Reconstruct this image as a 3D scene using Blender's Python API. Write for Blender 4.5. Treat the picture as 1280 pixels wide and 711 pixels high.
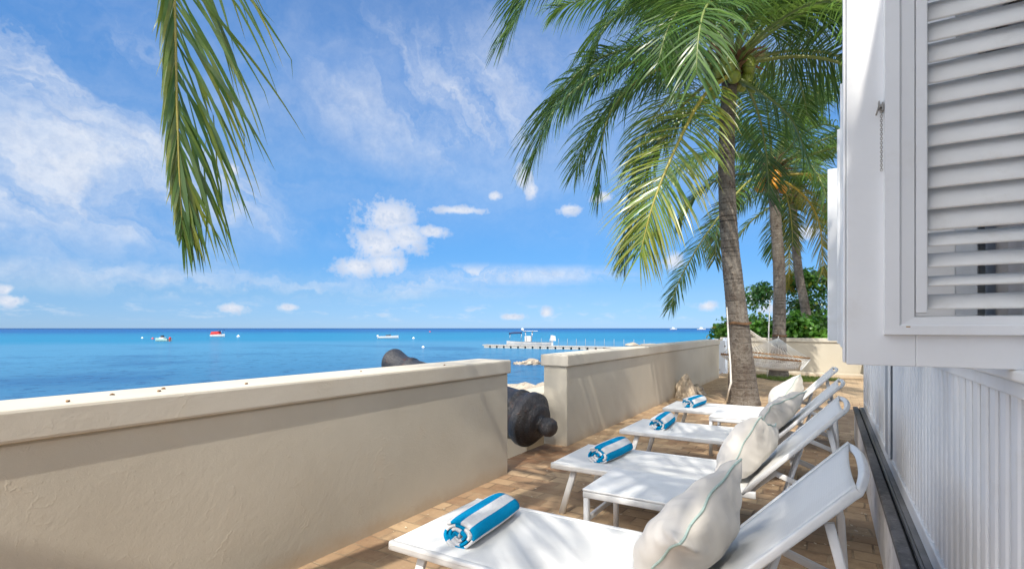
import bpy, bmesh, math, random
from mathutils import Vector, Matrix, noise as mnoise

R = math.radians
for o in list(bpy.data.objects):
    bpy.data.objects.remove(o)
scene = bpy.context.scene
COL = scene.collection

# ------------------------------------------------------------------ camera
EYE = 1.35
cam_d = bpy.data.cameras.new('camera')
cam = bpy.data.objects.new('camera', cam_d)
COL.objects.link(cam)
cam.location = (0, 0, EYE)
cam.rotation_euler = (R(90), 0, R(31.29))
cam_d.sensor_width = 36
cam_d.lens = 36 * 652 / 1280
cam_d.shift_y = (410 - 355.5) / 1280
cam_d.clip_start = 0.02
cam_d.clip_end = 90000
scene.camera = cam

# ------------------------------------------------------------------ light
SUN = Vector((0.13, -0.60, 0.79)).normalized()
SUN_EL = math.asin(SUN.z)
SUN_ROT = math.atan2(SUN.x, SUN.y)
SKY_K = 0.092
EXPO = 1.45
FILL_BANK = (4.4, 4.2, 3.9)         # unseen cloud added to fill the shade, relative to paper white at this exposure
sun_d = bpy.data.lights.new('sun', 'SUN')
sun_d.energy = 1.9
sun_d.angle = R(0.55)
sun_d.color = (1.0, 0.94, 0.84)
sun = bpy.data.objects.new('sun', sun_d)
COL.objects.link(sun)
sun.location = (4, -8, 12)
sun.rotation_euler = SUN.to_track_quat('Z', 'Y').to_euler()
vs = scene.view_settings
vs.view_transform = 'Standard'
vs.look = 'None'
vs.gamma = 1
vs.use_curve_mapping = False
vs.exposure = EXPO


# ------------------------------------------------------------------ node helpers
class E:
    """socket wrapper: arithmetic makes Math nodes"""
    tree = None

    def __init__(self, s):
        self.s = s

    def _op(self, op, *a):
        n = E.tree.nodes.new('ShaderNodeMath')
        n.operation = op
        for i, v in enumerate((self,) + a):
            if isinstance(v, E):
                E.tree.links.new(v.s, n.inputs[i])
            else:
                n.inputs[i].default_value = v
        return E(n.outputs[0])

    def __add__(self, o): return self._op('ADD', o)
    def __radd__(self, o): return self._op('ADD', o)
    def __sub__(self, o): return self._op('SUBTRACT', o)
    def __mul__(self, o): return self._op('MULTIPLY', o)
    def __rmul__(self, o): return self._op('MULTIPLY', o)
    def __truediv__(self, o): return self._op('DIVIDE', o)
    def max(self, o): return self._op('MAXIMUM', o)
    def min(self, o): return self._op('MINIMUM', o)
    def pow(self, o): return self._op('POWER', o)
    def abs(self): return self._op('ABSOLUTE')
    def sqrt(self): return self._op('SQRT')
    def sstep(self, a, b, lo=0.0, hi=1.0):
        n = E.tree.nodes.new('ShaderNodeMapRange')
        n.interpolation_type = 'SMOOTHSTEP'
        if a > b:
            a, b, lo, hi = b, a, hi, lo
        E.tree.links.new(self.s, n.inputs[0])
        for i, v in enumerate((a, b, lo, hi)):
            n.inputs[i + 1].default_value = v
        return E(n.outputs[0])


def combine(x, y, z=0.0):
    n = E.tree.nodes.new('ShaderNodeCombineXYZ')
    for i, v in enumerate((x, y, z)):
        if isinstance(v, E):
            E.tree.links.new(v.s, n.inputs[i])
        else:
            n.inputs[i].default_value = v
    return n.outputs[0]


def fbm(vec, scale, detail=4, rough=0.5, dist=0.0, lac=2.0):
    n = E.tree.nodes.new('ShaderNodeTexNoise')
    E.tree.links.new(vec, n.inputs['Vector'])
    n.inputs['Scale'].default_value = scale
    n.inputs['Detail'].default_value = detail
    n.inputs['Roughness'].default_value = rough
    n.inputs['Distortion'].default_value = dist
    n.inputs['Lacunarity'].default_value = lac
    return E(n.outputs[0])


def mixc(f, a, b):
    n = E.tree.nodes.new('ShaderNodeMix')
    n.data_type = 'RGBA'
    ins = [n.inputs[0], n.inputs[6], n.inputs[7]]
    for s, v in zip(ins, (f, a, b)):
        if isinstance(v, E):
            E.tree.links.new(v.s, s)
        elif isinstance(v, bpy.types.NodeSocket):
            E.tree.links.new(v, s)
        elif isinstance(v, (tuple, list)):
            s.default_value = tuple(v) + ((1,) if len(v) == 3 else ())
        else:
            s.default_value = v
    return n.outputs[2]


# ------------------------------------------------------------------ sky
world = bpy.data.worlds.new('World')
scene.world = world
world.use_nodes = True
wt = world.node_tree
wt.nodes.clear()
E.tree = wt
sky = wt.nodes.new('ShaderNodeTexSky')
sky.sky_type = 'NISHITA'
sky.sun_disc = False
sky.sun_elevation = SUN_EL
sky.sun_rotation = SUN_ROT
sky.altitude = 0
sky.air_density = 0.6
sky.dust_density = 0.0
sky.ozone_density = 6.0
tc = wt.nodes.new('ShaderNodeTexCoord')
sp = wt.nodes.new('ShaderNodeSeparateXYZ')
wt.links.new(tc.outputs['Generated'], sp.inputs[0])
dx, dy, dz = (E(s) for s in sp.outputs)
AZ = dx._op('ARCTAN2', dy) * (180 / math.pi)          # degrees, clockwise from north
EL = dz._op('ARCSINE') * (180 / math.pi)


# the clean trade-wind air: less glare near the horizon than the sky model gives
rmp = wt.nodes.new('ShaderNodeValToRGB')
wt.links.new((EL / 40.0).s, rmp.inputs[0])
cr = rmp.color_ramp
stops = [(0.0, (.24, .30, .42)), (3.5, (.36, .42, .45)), (8, (.36, .55, .60)), (16, (.44, .80, .86)), (26, (.45, .95, 1.10)), (40, (.45, .95, 1.15))]
while len(cr.elements) < len(stops):
    cr.elements.new(0.5)
for e_, (p_, c_) in zip(cr.elements, stops):
    e_.position = p_ / 40
    e_.color = c_ + (1,)
mul = wt.nodes.new('ShaderNodeVectorMath')
mul.operation = 'MULTIPLY'
wt.links.new(sky.outputs[0], mul.inputs[0])
wt.links.new(rmp.outputs[0], mul.inputs[1])


def sky_at(u, v):
    a = math.atan((u - 640) / 652)
    return math.degrees(a) - 31.29, math.degrees(math.atan((410 - v) / 652 * math.cos(a)))


sv = combine(AZ, EL, 0.0)
warp1 = fbm(sv, 0.16, 5, 0.6)
warp2 = fbm(combine(AZ, EL, 37.0), 0.16, 5, 0.6)
fine1 = fbm(combine(AZ, EL, 11.0), 0.55, 6, 0.62)
# high thin streaks: coordinates turned along the streaks and stretched
ca, sa = math.cos(R(-24)), math.sin(R(-24))
wx = AZ + (warp1 - 0.5) * 14
wy = EL + (warp2 - 0.5) * 9
ax = (wx * ca + wy * sa) * 0.035
ay = (wy * ca - wx * sa) * 0.17
c1 = fbm(combine(ax, ay, 3.0), 1.0, 8, 0.62, 0.6)
c2 = fbm(combine(wx * 0.03, wy * 0.32, 9.0), 1.0, 7, 0.58, 0.4)
c3 = fbm(combine((wx * 0.72 + wy * -0.69) * 0.03, (wy * 0.72 + wx * 0.69) * 0.12, 21.0), 1.0, 8, 0.62, 0.5)


def blob(u, v, ru, rv, soft=1.0):
    a0, e0 = sky_at(u, v)
    a1 = sky_at(u + ru, v)[0] - a0
    e1 = sky_at(u, v - rv)[1] - e0
    x = (AZ - a0) / a1
    y = (EL - e0) / e1
    return (x * x + y * y).sqrt()


def region(u, v, ru, rv):
    return (blob(u, v, ru, rv) + (warp1 - 0.5) * 0.7).sstep(1.25, 0.15)


reg_left = region(110, 215, 330, 130)
reg_left2 = region(60, 80, 230, 110)
reg_mid = region(590, 125, 300, 140)
reg_low = region(330, 352, 420, 26)
reg_low2 = region(620, 345, 200, 15)
cir = (c1.sstep(0.24, 0.72) * reg_left * 0.95).max(c1.sstep(0.34, 0.78) * reg_left2 * 0.8)
cir = cir.max(c3.sstep(0.30, 0.80) * reg_mid * 0.80)
cir = cir.max(c2.sstep(0.36, 0.70) * reg_low * 0.65).max(c2.sstep(0.36, 0.62) * reg_low2 * 0.85)
cir = cir.max(c1.sstep(0.52, 0.86) * EL.sstep(4, 16) * 0.5)
cir = cir.max(fbm(combine(wx * 0.02, wy * 0.07, 33.0), 1.0, 6, 0.6).sstep(0.30, 0.75) * EL.sstep(6, 16) * 0.34)
# small fair weather cumulus
cums = [(487, 272, 46, 30), (474, 306, 46, 30), (447, 334, 34, 17), (506, 296, 36, 26), (540, 290, 26, 10), (482, 330, 34, 18), (655, 222, 15, 20), (664, 238, 12, 16),
        (712, 262, 20, 9), (752, 246, 19, 9), (290, 385, 22, 8), (360, 384, 16, 6), (12, 376, 26, 11), (6, 362, 18, 9),
        (683, 391, 9, 9), (640, 396, 20, 5), (945, 372, 22, 12), (960, 385, 18, 8), (885, 382, 14, 8), (290, 211, 14, 12), (842, 326, 16, 14), (1010, 290, 24, 12),
        (575, 263, 46, 7), (618, 245, 12, 8), (1120, 372, 40, 20), (-160, 372, 60, 24), (-260, 360, 40, 20)]
rmin = None
for b in cums:
    r_ = blob(*b)
    rmin = r_ if rmin is None else rmin.min(r_)
fine2 = fbm(combine(AZ, EL, 51.0), 1.6, 5, 0.6)
cum = (rmin + (fine1 - 0.5) * 1.5 + (fine2 - 0.5) * 1.0).sstep(1.12, 0.25)
low = (fbm(combine(AZ * 0.35, EL * 1.1, 70.0), 1.0, 6, 0.6)).sstep(0.5, 0.72) * EL.sstep(0.3, 1.2) * EL.sstep(3.4, 1.6)
mask = cir.max(cum * 0.94).max(low * 0.4)
shade = (fine1 * 0.6 + fine2 * 0.4).sstep(0.35, 0.62)
K = 1.0 / (SKY_K * 2 ** EXPO)
ccol = mixc(shade, tuple(c * K for c in (0.70, 0.76, 0.88)), tuple(c * K for c in (0.86, 0.90, 0.97)))
cucol = mixc(shade, tuple(c * K for c in (0.58, 0.68, 0.86)), tuple(c * K for c in (0.88, 0.90, 0.96)))
ccol = mixc(cum.sstep(0.2, 0.8), ccol, cucol)
seen = mixc(mask, mul.outputs[0], ccol)
# unseen bright cloud added round the sun, behind the viewer, to fill the shade
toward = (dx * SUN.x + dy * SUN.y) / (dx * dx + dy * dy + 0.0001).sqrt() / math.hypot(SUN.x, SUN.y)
fill_bank = fbm(combine(dx * 3, dy * 3, dz * 5), 1.0, 6, 0.6).sstep(0.40, 0.60)
bright = fill_bank * toward.sstep(-0.25, 0.25) * EL.sstep(2, 12)
final = mixc(bright, seen, tuple(c * K for c in FILL_BANK))
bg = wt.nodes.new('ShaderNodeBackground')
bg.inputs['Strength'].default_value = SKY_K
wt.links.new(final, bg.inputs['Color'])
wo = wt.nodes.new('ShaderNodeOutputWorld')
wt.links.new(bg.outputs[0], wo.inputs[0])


# ------------------------------------------------------------------ materials
def new_mat(name):
    m = bpy.data.materials.new(name)
    m.use_nodes = True
    t = m.node_tree
    E.tree = t
    p = t.nodes['Principled BSDF']
    c = t.nodes.new('ShaderNodeTexCoord')
    return m, t, p, c


def bump(t, p, h, strength=0.3, dist=0.01):
    b = t.nodes.new('ShaderNodeBump')
    b.inputs['Strength'].default_value = strength
    b.inputs['Distance'].default_value = dist
    t.links.new(h.s if isinstance(h, E) else h, b.inputs['Height'])
    t.links.new(b.outputs[0], p.inputs['Normal'])


def setc(t, p, col):
    if isinstance(col, (tuple, list)):
        p.inputs['Base Color'].default_value = tuple(col) + (1,)
    else:
        t.links.new(col, p.inputs['Base Color'])


def geo_pos(t):
    return t.nodes.new('ShaderNodeNewGeometry').outputs['Position']


def plain(name, col, rough=0.5, var=0.12, scale=6.0, bs=0.0, bscale=60.0, metal=0.0, spec=0.5, bdist=0.004, dirt=None, dirt_amt=0.0):
    m, t, p, c = new_mat(name)
    v = c.outputs['Object']
    n = fbm(v, scale, 5, 0.6)
    lo = tuple(x * (1 - var) for x in col)
    hi = tuple(min(1, x * (1 + var)) for x in col)
    cc = mixc(n.sstep(0.3, 0.7), lo, hi)
    if dirt:
        d = fbm(v, scale * 2.3, 7, 0.68)
        cc = mixc(d.sstep(0.52, 0.72) * dirt_amt, cc, dirt)
    setc(t, p, cc)
    r = n.sstep(0.25, 0.75, max(0.02, rough - 0.07), min(1, rough + 0.07))
    t.links.new(r.s, p.inputs['Roughness'])
    p.inputs['Metallic'].default_value = metal
    p.inputs['Specular IOR Level'].default_value = spec
    if bs:
        bump(t, p, fbm(v, bscale, 4, 0.6), bs, bdist)
    return m


def stucco(name, col, dark, warm):
    m, t, p, c = new_mat(name)
    v = geo_pos(t)
    n1 = fbm(v, 0.9, 5, 0.6)
    n2 = fbm(v, 5.0, 6, 0.65)
    n3 = fbm(v, 26.0, 5, 0.7)
    cc = mixc(n1.sstep(0.3, 0.72), col, dark)
    cc = mixc(n2.sstep(0.5, 0.8) * 0.30, cc, warm)
    # splashed earth at the foot
    z = t.nodes.new('ShaderNodeSeparateXYZ')
    t.links.new(v, z.inputs[0])
    foot = (E(z.outputs[2]) + (n2 - 0.5) * 0.22).sstep(0.14, -0.02) * 0.5
    cc = mixc(foot, cc, (0.42, 0.29, 0.17))
    drip = fbm(combine(E(z.outputs[1]) * 5.0, E(z.outputs[2]) * 0.5, E(z.outputs[0]) * 5.0), 1.0, 4, 0.6)
    cc = mixc(drip.sstep(0.54, 0.8) * 0.30, cc, dark)
    setc(t, p, cc)
    p.inputs['Roughness'].default_value = 0.9
    p.inputs['Specular IOR Level'].default_value = 0.2
    vo = t.nodes.new('ShaderNodeTexVoronoi')
    vo.feature = 'DISTANCE_TO_EDGE'
    vo.inputs['Scale'].default_value = 3.1
    wv = t.nodes.new('ShaderNodeVectorMath')
    wv.operation = 'ADD'
    nn = t.nodes.new('ShaderNodeTexNoise')
    nn.inputs['Scale'].default_value = 3.0
    nn.inputs['Detail'].default_value = 6
    t.links.new(v, nn.inputs['Vector'])
    t.links.new(v, wv.inputs[0])
    t.links.new(nn.outputs[1], wv.inputs[1])
    t.links.new(wv.outputs[0], vo.inputs['Vector'])
    trowel = E(vo.outputs[0]).sstep(0.035, 0.0) * n2.sstep(0.5, 0.62)
    n4 = fbm(v, 70.0, 3, 0.6)
    h = n3 * 0.55 + n2 * 0.55 + trowel * 0.22 + n4.sstep(0.58, 0.75) * 0.16
    bump(t, p, h, 0.30, 0.010)
    return m


M = {}
M['stucco'] = stucco('cream_stucco', (0.55, 0.505, 0.415), (0.49, 0.445, 0.36), (0.56, 0.47, 0.35))
M['coping'] = stucco('cream_coping', (0.585, 0.545, 0.465), (0.52, 0.47, 0.385), (0.58, 0.50, 0.38))


def make_pavers():
    m, t, p, c = new_mat('brick_pavers')
    v = geo_pos(t)
    s = t.nodes.new('ShaderNodeSeparateXYZ')
    t.links.new(v, s.inputs[0])
    x, y = E(s.outputs[0]), E(s.outputs[1])
    w1 = fbm(v, 3.0, 3, 0.5)
    w2 = fbm(combine(x, y, 8.0), 3.0, 3, 0.5)
    vec = combine(x + (w1 - 0.5) * 0.06, y + (w2 - 0.5) * 0.05, 0.0)
    br = t.nodes.new('ShaderNodeTexBrick')
    t.links.new(vec, br.inputs['Vector'])
    br.inputs['Scale'].default_value = 1.0
    br.inputs['Brick Width'].default_value = 0.235
    br.inputs['Row Height'].default_value = 0.152
    br.inputs['Mortar Size'].default_value = 0.0075
    br.inputs['Mortar Smooth'].default_value = 0.35
    br.inputs['Bias'].default_value = 0.0
    br.inputs['Color1'].default_value = (0, 0, 0, 1)
    br.inputs['Color2'].default_value = (1, 1, 1, 1)
    br.inputs['Mortar'].default_value = (0.5, 0.5, 0.5, 1)
    bw = E(br.outputs['Color'])
    per = t.nodes.new('ShaderNodeSeparateColor')
    t.links.new(br.outputs['Color'], per.inputs[0])
    k = E(per.outputs[0])
    n1 = fbm(v, 1.1, 6, 0.65)
    n2 = fbm(v, 22.0, 6, 0.7)
    n3 = fbm(v, 6.0, 5, 0.65)
    cc = mixc(k, (0.235, 0.140, 0.082), (0.50, 0.355, 0.215))
    cc = mixc(n1.sstep(0.35, 0.7) * 0.5, cc, (0.50, 0.365, 0.22))
    cc = mixc(n3.sstep(0.48, 0.72) * 0.55, cc, (0.19, 0.118, 0.078))
    pale = ((y - 9.0) * 0.25 + (n1 - 0.5) * 2.0).sstep(0.0, 1.0)  # sunlight on the far paving put into the colour
    cc = mixc(pale * 0.45, cc, (0.50, 0.38, 0.235))
    cc = mixc(n2.sstep(0.55, 0.75) * 0.4, cc, (0.48, 0.36, 0.23))
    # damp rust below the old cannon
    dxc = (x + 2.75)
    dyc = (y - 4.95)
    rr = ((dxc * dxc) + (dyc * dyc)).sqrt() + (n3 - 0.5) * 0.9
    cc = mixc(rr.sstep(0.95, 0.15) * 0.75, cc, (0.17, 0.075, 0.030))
    mort = E(br.outputs['Fac'])
    cc = mixc(mort * 0.8, cc, mixc(n1.sstep(0.4, 0.6), (0.16, 0.11, 0.07), (0.40, 0.30, 0.19)))
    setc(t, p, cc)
    t.links.new(n3.sstep(0.3, 0.7, 0.62, 0.88).s, p.inputs['Roughness'])
    p.inputs['Specular IOR Level'].default_value = 0.3
    h = (mort * -1.0) + n2 * 0.35 + n3 * 0.5 + k * 0.5
    bump(t, p, h, 0.8, 0.012)
    return m


M['pavers'] = make_pavers()


def make_water():
    m, t, p, c = new_mat('sea_water')
    v = geo_pos(t)
    s = t.nodes.new('ShaderNodeSeparateXYZ')
    t.links.new(v, s.inputs[0])
    x, y = E(s.outputs[0]), E(s.outputs[1])
    dist = (x * x + y * y).sqrt()
    big = fbm(combine(x * 0.010, y * 0.010, 1.0), 1.0, 4, 0.5)
    reef = fbm(combine(x * 0.045 + (big - 0.5) * 1.0, y * 0.045, 2.0), 1.0, 5, 0.6)
    # sandy shallows are turquoise, reef patches darker, open sea deep blue
    f = dist._op('LOGARITHM', 10.0)
    fw_ = f + (big - 0.5) * 0.45
    cc = mixc(fw_.sstep(2.12, 2.34), (0.052, 0.195, 0.335), (0.012, 0.168, 0.315))
    cc = mixc(fw_.sstep(2.45, 2.95), cc, (0.004, 0.085, 0.260))
    cc = mixc(f.sstep(3.0, 3.6), cc, (0.004, 0.055, 0.180))
    cc = mixc((f + (big - 0.5) * 0.3).sstep(1.98, 1.62), cc, (0.030, 0.135, 0.262))
    cc = mixc(reef.sstep(0.48, 0.64) * fw_.sstep(2.2, 1.9) * 0.55, cc, (0.010, 0.075, 0.20))
    chop = fbm(combine(x * 0.7, y * 0.7, 13.0), 1.0, 5, 0.68)
    cc = mixc(chop.sstep(0.53, 0.66) * fw_.sstep(2.15, 1.75) * 0.7, cc, (0.006, 0.050, 0.14))  # wave shading painted into the colour as dark streaks
    w1 = fbm(combine(x * 0.75, y * 0.75, 0.0), 1.0, 5, 0.62, 0.5)
    w2 = fbm(combine(x * 0.10 + y * 0.05, y * 0.22, 4.0), 1.0, 4, 0.6, 0.4)
    w3 = fbm(combine(x * 2.6, y * 4.0, 7.0), 1.0, 3, 0.6)
    h = w1 * 0.55 + w2 * 2.2 + w3 * 0.10
    bp = t.nodes.new('ShaderNodeBump')
    bp.inputs['Strength'].default_value = 0.9
    bp.inputs['Distance'].default_value = 0.55
    t.links.new(h.s, bp.inputs['Height'])
    df = t.nodes.new('ShaderNodeBsdfDiffuse')
    t.links.new(cc, df.inputs['Color'])
    gl = t.nodes.new('ShaderNodeBsdfGlossy')
    gl.inputs['Roughness'].default_value = 0.08
    t.links.new(bp.outputs[0], gl.inputs['Normal'])
    fr = t.nodes.new('ShaderNodeFresnel')
    fr.inputs['IOR'].default_value = 1.333
    t.links.new(bp.outputs[0], fr.inputs['Normal'])
    mx = t.nodes.new('ShaderNodeMixShader')
    t.links.new(E(fr.outputs[0]).min(0.24).s, mx.inputs[0])
    t.links.new(df.outputs[0], mx.inputs[1])
    t.links.new(gl.outputs[0], mx.inputs[2])
    t.links.new(mx.outputs[0], t.nodes['Material Output'].inputs[0])
    return m


M['sea'] = make_water()
M['sand'] = plain('coastal_ground', (0.36, 0.30, 0.21), 0.9, 0.3, 0.6, 0.6, 8.0, dirt=(0.12, 0.10, 0.06), dirt_amt=0.7, bdist=0.05)
M['soil'] = plain('garden_soil', (0.16, 0.13, 0.08), 0.95, 0.3, 1.0, 0.6, 14.0, bdist=0.03)
M['white'] = plain('white_house_paint', (0.745, 0.76, 0.775), 0.45, 0.04, 3.0, 0.10, 40.0, dirt=(0.58, 0.56, 0.52), dirt_amt=0.28, bdist=0.003)
M['louvre'] = plain('louvre_paint', (0.76, 0.755, 0.735), 0.4, 0.05, 4.0, 0.12, 30.0, dirt=(0.55, 0.52, 0.46), dirt_amt=0.4, bdist=0.002)
M['whitedirty'] = plain('weathered_white_paint', (0.66, 0.64, 0.62), 0.8, 0.14, 5.0, 0.4, 30.0, dirt=(0.33, 0.29, 0.24), dirt_amt=0.6, bdist=0.006)
M['slate'] = plain('dark_slate', (0.10, 0.095, 0.095), 0.62, 0.4, 14.0, 0.55, 45.0, dirt=(0.32, 0.30, 0.28), dirt_amt=0.55, bdist=0.006)
M['slate2'] = plain('grey_sill_stone', (0.17, 0.165, 0.165), 0.5, 0.25, 6.0, 0.25, 30.0, dirt=(0.10, 0.09, 0.09), dirt_amt=0.5)
M['gap'] = plain('gap_shade_black', (0.012, 0.012, 0.012), 0.8)  # black colour stands for the shade in a narrow gap
M['pipe'] = plain('dark_track_metal', (0.20, 0.20, 0.21), 0.35, 0.1, 5, metal=0.8)
M['greypost'] = plain('grey_post_paint', (0.30, 0.33, 0.37), 0.5, 0.06)
M['frame'] = plain('white_powder_coat', (0.73, 0.73, 0.72), 0.40, 0.04, 5.0, dirt=(0.52, 0.50, 0.46), dirt_amt=0.35)
M['wood'] = plain('hammock_bar_wood', (0.36, 0.20, 0.085), 0.55, 0.25, 9.0, 0.2)
M['rope'] = plain('white_cotton_rope', (0.82, 0.80, 0.74), 0.9, 0.08, 30, 0.5, 200)
M['piping'] = plain('sea_green_piping', (0.36, 0.47, 0.43), 0.85, 0.12, 40, 0.4, 300, bdist=0.002)
M['boatwhite'] = plain('boat_gelcoat', (0.56, 0.56, 0.55), 0.3, 0.03)
M['hullgrey'] = plain('weathered_boat_hull', (0.40, 0.38, 0.36), 0.5, 0.12, 1.0)
M['boatred'] = plain('red_canvas', (0.50, 0.030, 0.025), 0.6, 0.1)
M['boatgreen'] = plain('pale_green_hull_paint', (0.32, 0.47, 0.42), 0.5, 0.1)
M['boatnavy'] = plain('navy_canvas', (0.015, 0.028, 0.09), 0.7, 0.1)
M['boatdark'] = plain('dark_outboard_paint', (0.03, 0.033, 0.04), 0.4, 0.1)
M['steel'] = plain('stainless_tube', (0.60, 0.60, 0.60), 0.25, 0.03, metal=0.9)
M['dock'] = plain('grey_dock_plastic', (0.34, 0.32, 0.29), 0.7, 0.1, 3)
M['skin'] = plain('brown_skin', (0.20, 0.10, 0.06), 0.6)
M['coral'] = plain('pale_coral_stone', (0.60, 0.50, 0.38), 0.9, 0.25, 7.0, 0.9, 18.0, dirt=(0.26, 0.19, 0.12), dirt_amt=0.7, bdist=0.03)
M['shorepale'] = plain('bleached_shore_rock', (0.44, 0.38, 0.30), 0.9, 0.3, 1.1, 0.9, 4.0, dirt=(0.14, 0.11, 0.08), dirt_amt=0.85, bdist=0.12)
M['rock'] = plain('shore_rock', (0.36, 0.30, 0.23), 0.9, 0.35, 1.3, 0.9, 5.0, dirt=(0.09, 0.075, 0.06), dirt_amt=0.8, bdist=0.12)
M['bluewhite'] = plain('pale_blue_gate_paint', (0.62, 0.68, 0.76), 0.5, 0.05)
M['darkroom'] = plain('room_shade', (0.06, 0.055, 0.05), 0.9)  # unlit room's darkness put into the colour
M['curtain'] = plain('grey_curtain', (0.30, 0.28, 0.27), 0.9, 0.2, 3)
M['husk'] = plain('dry_brown_sheath', (0.16, 0.085, 0.04), 0.85, 0.4, 8, 0.6, 30)
M['nut'] = plain('green_coconut', (0.20, 0.24, 0.035), 0.4, 0.25, 6)
M['nutorange'] = plain('orange_coconut', (0.62, 0.26, 0.02), 0.4, 0.2, 6)
M['deadleaf'] = plain('dry_leaf_bits', (0.25, 0.14, 0.06), 0.9, 0.4, 30)
M['petal'] = plain('pale_petals', (0.60, 0.50, 0.36), 0.9, 0.2, 20)
M['chain'] = plain('dull_metal_chain', (0.30, 0.28, 0.25), 0.4, 0.2, 20, metal=0.8)
M['rust'] = plain('rust_bleed', (0.42, 0.24, 0.07), 0.9, 0.3, 30)
M['buoy'] = plain('white_buoy_plastic', (0.8, 0.8, 0.8), 0.4)
M['buoyred'] = plain('red_buoy_plastic', (0.5, 0.05, 0.05), 0.4)


def make_sling():
    m, t, p, c = new_mat('white_mesh_sling')
    v = c.outputs['Object']
    s = t.nodes.new('ShaderNodeSeparateXYZ')
    t.links.new(v, s.inputs[0])
    n = fbm(v, 3.0, 5, 0.6)
    n5 = fbm(v, 9.0, 6, 0.7)
    wv = ((E(s.outputs[0]) * 620)._op('SINE') * (E(s.outputs[1]) * 620)._op('SINE')).sstep(-0.6, 0.6)
    cc = mixc(n.sstep(0.35, 0.75), (0.715, 0.715, 0.70), (0.655, 0.65, 0.63))
    cc = mixc(n5.sstep(0.55, 0.8) * 0.35, cc, (0.53, 0.515, 0.48))
    setc(t, p, mixc(wv * 0.10, cc, (0.5, 0.5, 0.5)))
    p.inputs['Roughness'].default_value = 0.72
    p.inputs['Specular IOR Level'].default_value = 0.3
    h = (E(s.outputs[0]) * 900)._op('SINE') + (E(s.outputs[1]) * 900)._op('SINE')
    bump(t, p, h, 0.12, 0.001)
    return m


M['sling'] = make_sling()


def make_fabric():
    m, t, p, c = new_mat('cream_pillow_fabric')
    v = c.outputs['Object']
    n = fbm(v, 4.0, 5, 0.6)
    n2 = fbm(v, 220.0, 2, 0.6)
    setc(t, p, mixc(n.sstep(0.3, 0.75), (0.60, 0.57, 0.53), (0.54, 0.505, 0.455)))
    p.inputs['Roughness'].default_value = 0.85
    p.inputs['Specular IOR Level'].default_value = 0.2
    p.inputs['Sheen Weight'].default_value = 0.15
    bump(t, p, n2, 0.12, 0.001)
    return m


M['fabric'] = make_fabric()


def make_towel():
    m, t, p, c = new_mat('striped_towel')
    at = t.nodes.new('ShaderNodeAttribute')
    at.attribute_name = 'arc'
    a = E(at.outputs['Fac'])
    v = c.outputs['Object']
    w = fbm(v, 60.0, 3, 0.6)
    st = ((a / 0.112 + (w - 0.5) * 0.03)._op('FRACT') - 0.5).abs().sstep(0.238, 0.262)
    setc(t, p, mixc(st, (0.0, 0.285, 0.56), (0.80, 0.80, 0.80)))
    p.inputs['Roughness'].default_value = 0.95
    p.inputs['Specular IOR Level'].default_value = 0.1
    bump(t, p, fbm(v, 240.0, 3, 0.7) + fbm(v, 40.0, 3, 0.6) * 1.5, 0.9, 0.006)
    return m


M['towel'] = make_towel()


def make_leaf(name, c1, c2, yellow):
    m, t, p, c = new_mat(name)
    at = t.nodes.new('ShaderNodeAttribute')
    at.attribute_name = 'tint'
    sepc = t.nodes.new('ShaderNodeSeparateColor')
    t.links.new(at.outputs['Color'], sepc.inputs[0])
    k, yl = E(sepc.outputs[0]), E(sepc.outputs[1])
    n = fbm(c.outputs['Object'], 9.0, 5, 0.65)
    cc = mixc(k, c1, c2)
    cc = mixc((yl + (n - 0.5) * 0.5).sstep(0.35, 1.0) , cc, yellow)
    cc = mixc(n.sstep(0.68, 0.78) * yl * 0.8, cc, (0.20, 0.10, 0.04))
    setc(t, p, cc)
    p.inputs['Roughness'].default_value = 0.30
    p.inputs['Specular IOR Level'].default_value = 0.5
    tr = t.nodes.new('ShaderNodeBsdfTranslucent')
    hs = t.nodes.new('ShaderNodeHueSaturation')
    hs.inputs['Hue'].default_value = 0.485
    hs.inputs['Value'].default_value = 1.6
    t.links.new(cc, hs.inputs['Color'])
    t.links.new(hs.outputs[0], tr.inputs[0])
    mx = t.nodes.new('ShaderNodeMixShader')
    mx.inputs[0].default_value = 0.30
    t.links.new(p.outputs[0], mx.inputs[1])
    t.links.new(tr.outputs[0], mx.inputs[2])
    t.links.new(mx.outputs[0], t.nodes['Material Output'].inputs[0])
    return m


M['palmleaf'] = make_leaf('palm_leaflets', (0.034, 0.085, 0.022), (0.125, 0.225, 0.036), (0.30, 0.26, 0.035))
M['grape'] = make_leaf('sea_grape_leaves', (0.045, 0.15, 0.018), (0.15, 0.32, 0.045), (0.36, 0.34, 0.04))
M['grass'] = make_leaf('grass_blades', (0.07, 0.13, 0.02), (0.15, 0.22, 0.04), (0.30, 0.25, 0.08))
M['treeleaf'] = make_leaf('tree_leaves', (0.030, 0.10, 0.018), (0.085, 0.20, 0.030), (0.18, 0.22, 0.03))


def make_rachis():
    m, t, p, c = new_mat('palm_leaf_stalk')
    at = t.nodes.new('ShaderNodeAttribute')
    at.attribute_name = 'tint'
    sepc = t.nodes.new('ShaderNodeSeparateColor')
    t.links.new(at.outputs['Color'], sepc.inputs[0])
    setc(t, p, mixc(E(sepc.outputs[1]), (0.16, 0.20, 0.055), (0.48, 0.34, 0.04)))
    p.inputs['Roughness'].default_value = 0.4
    return m


M['rachis'] = make_rachis()


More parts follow.
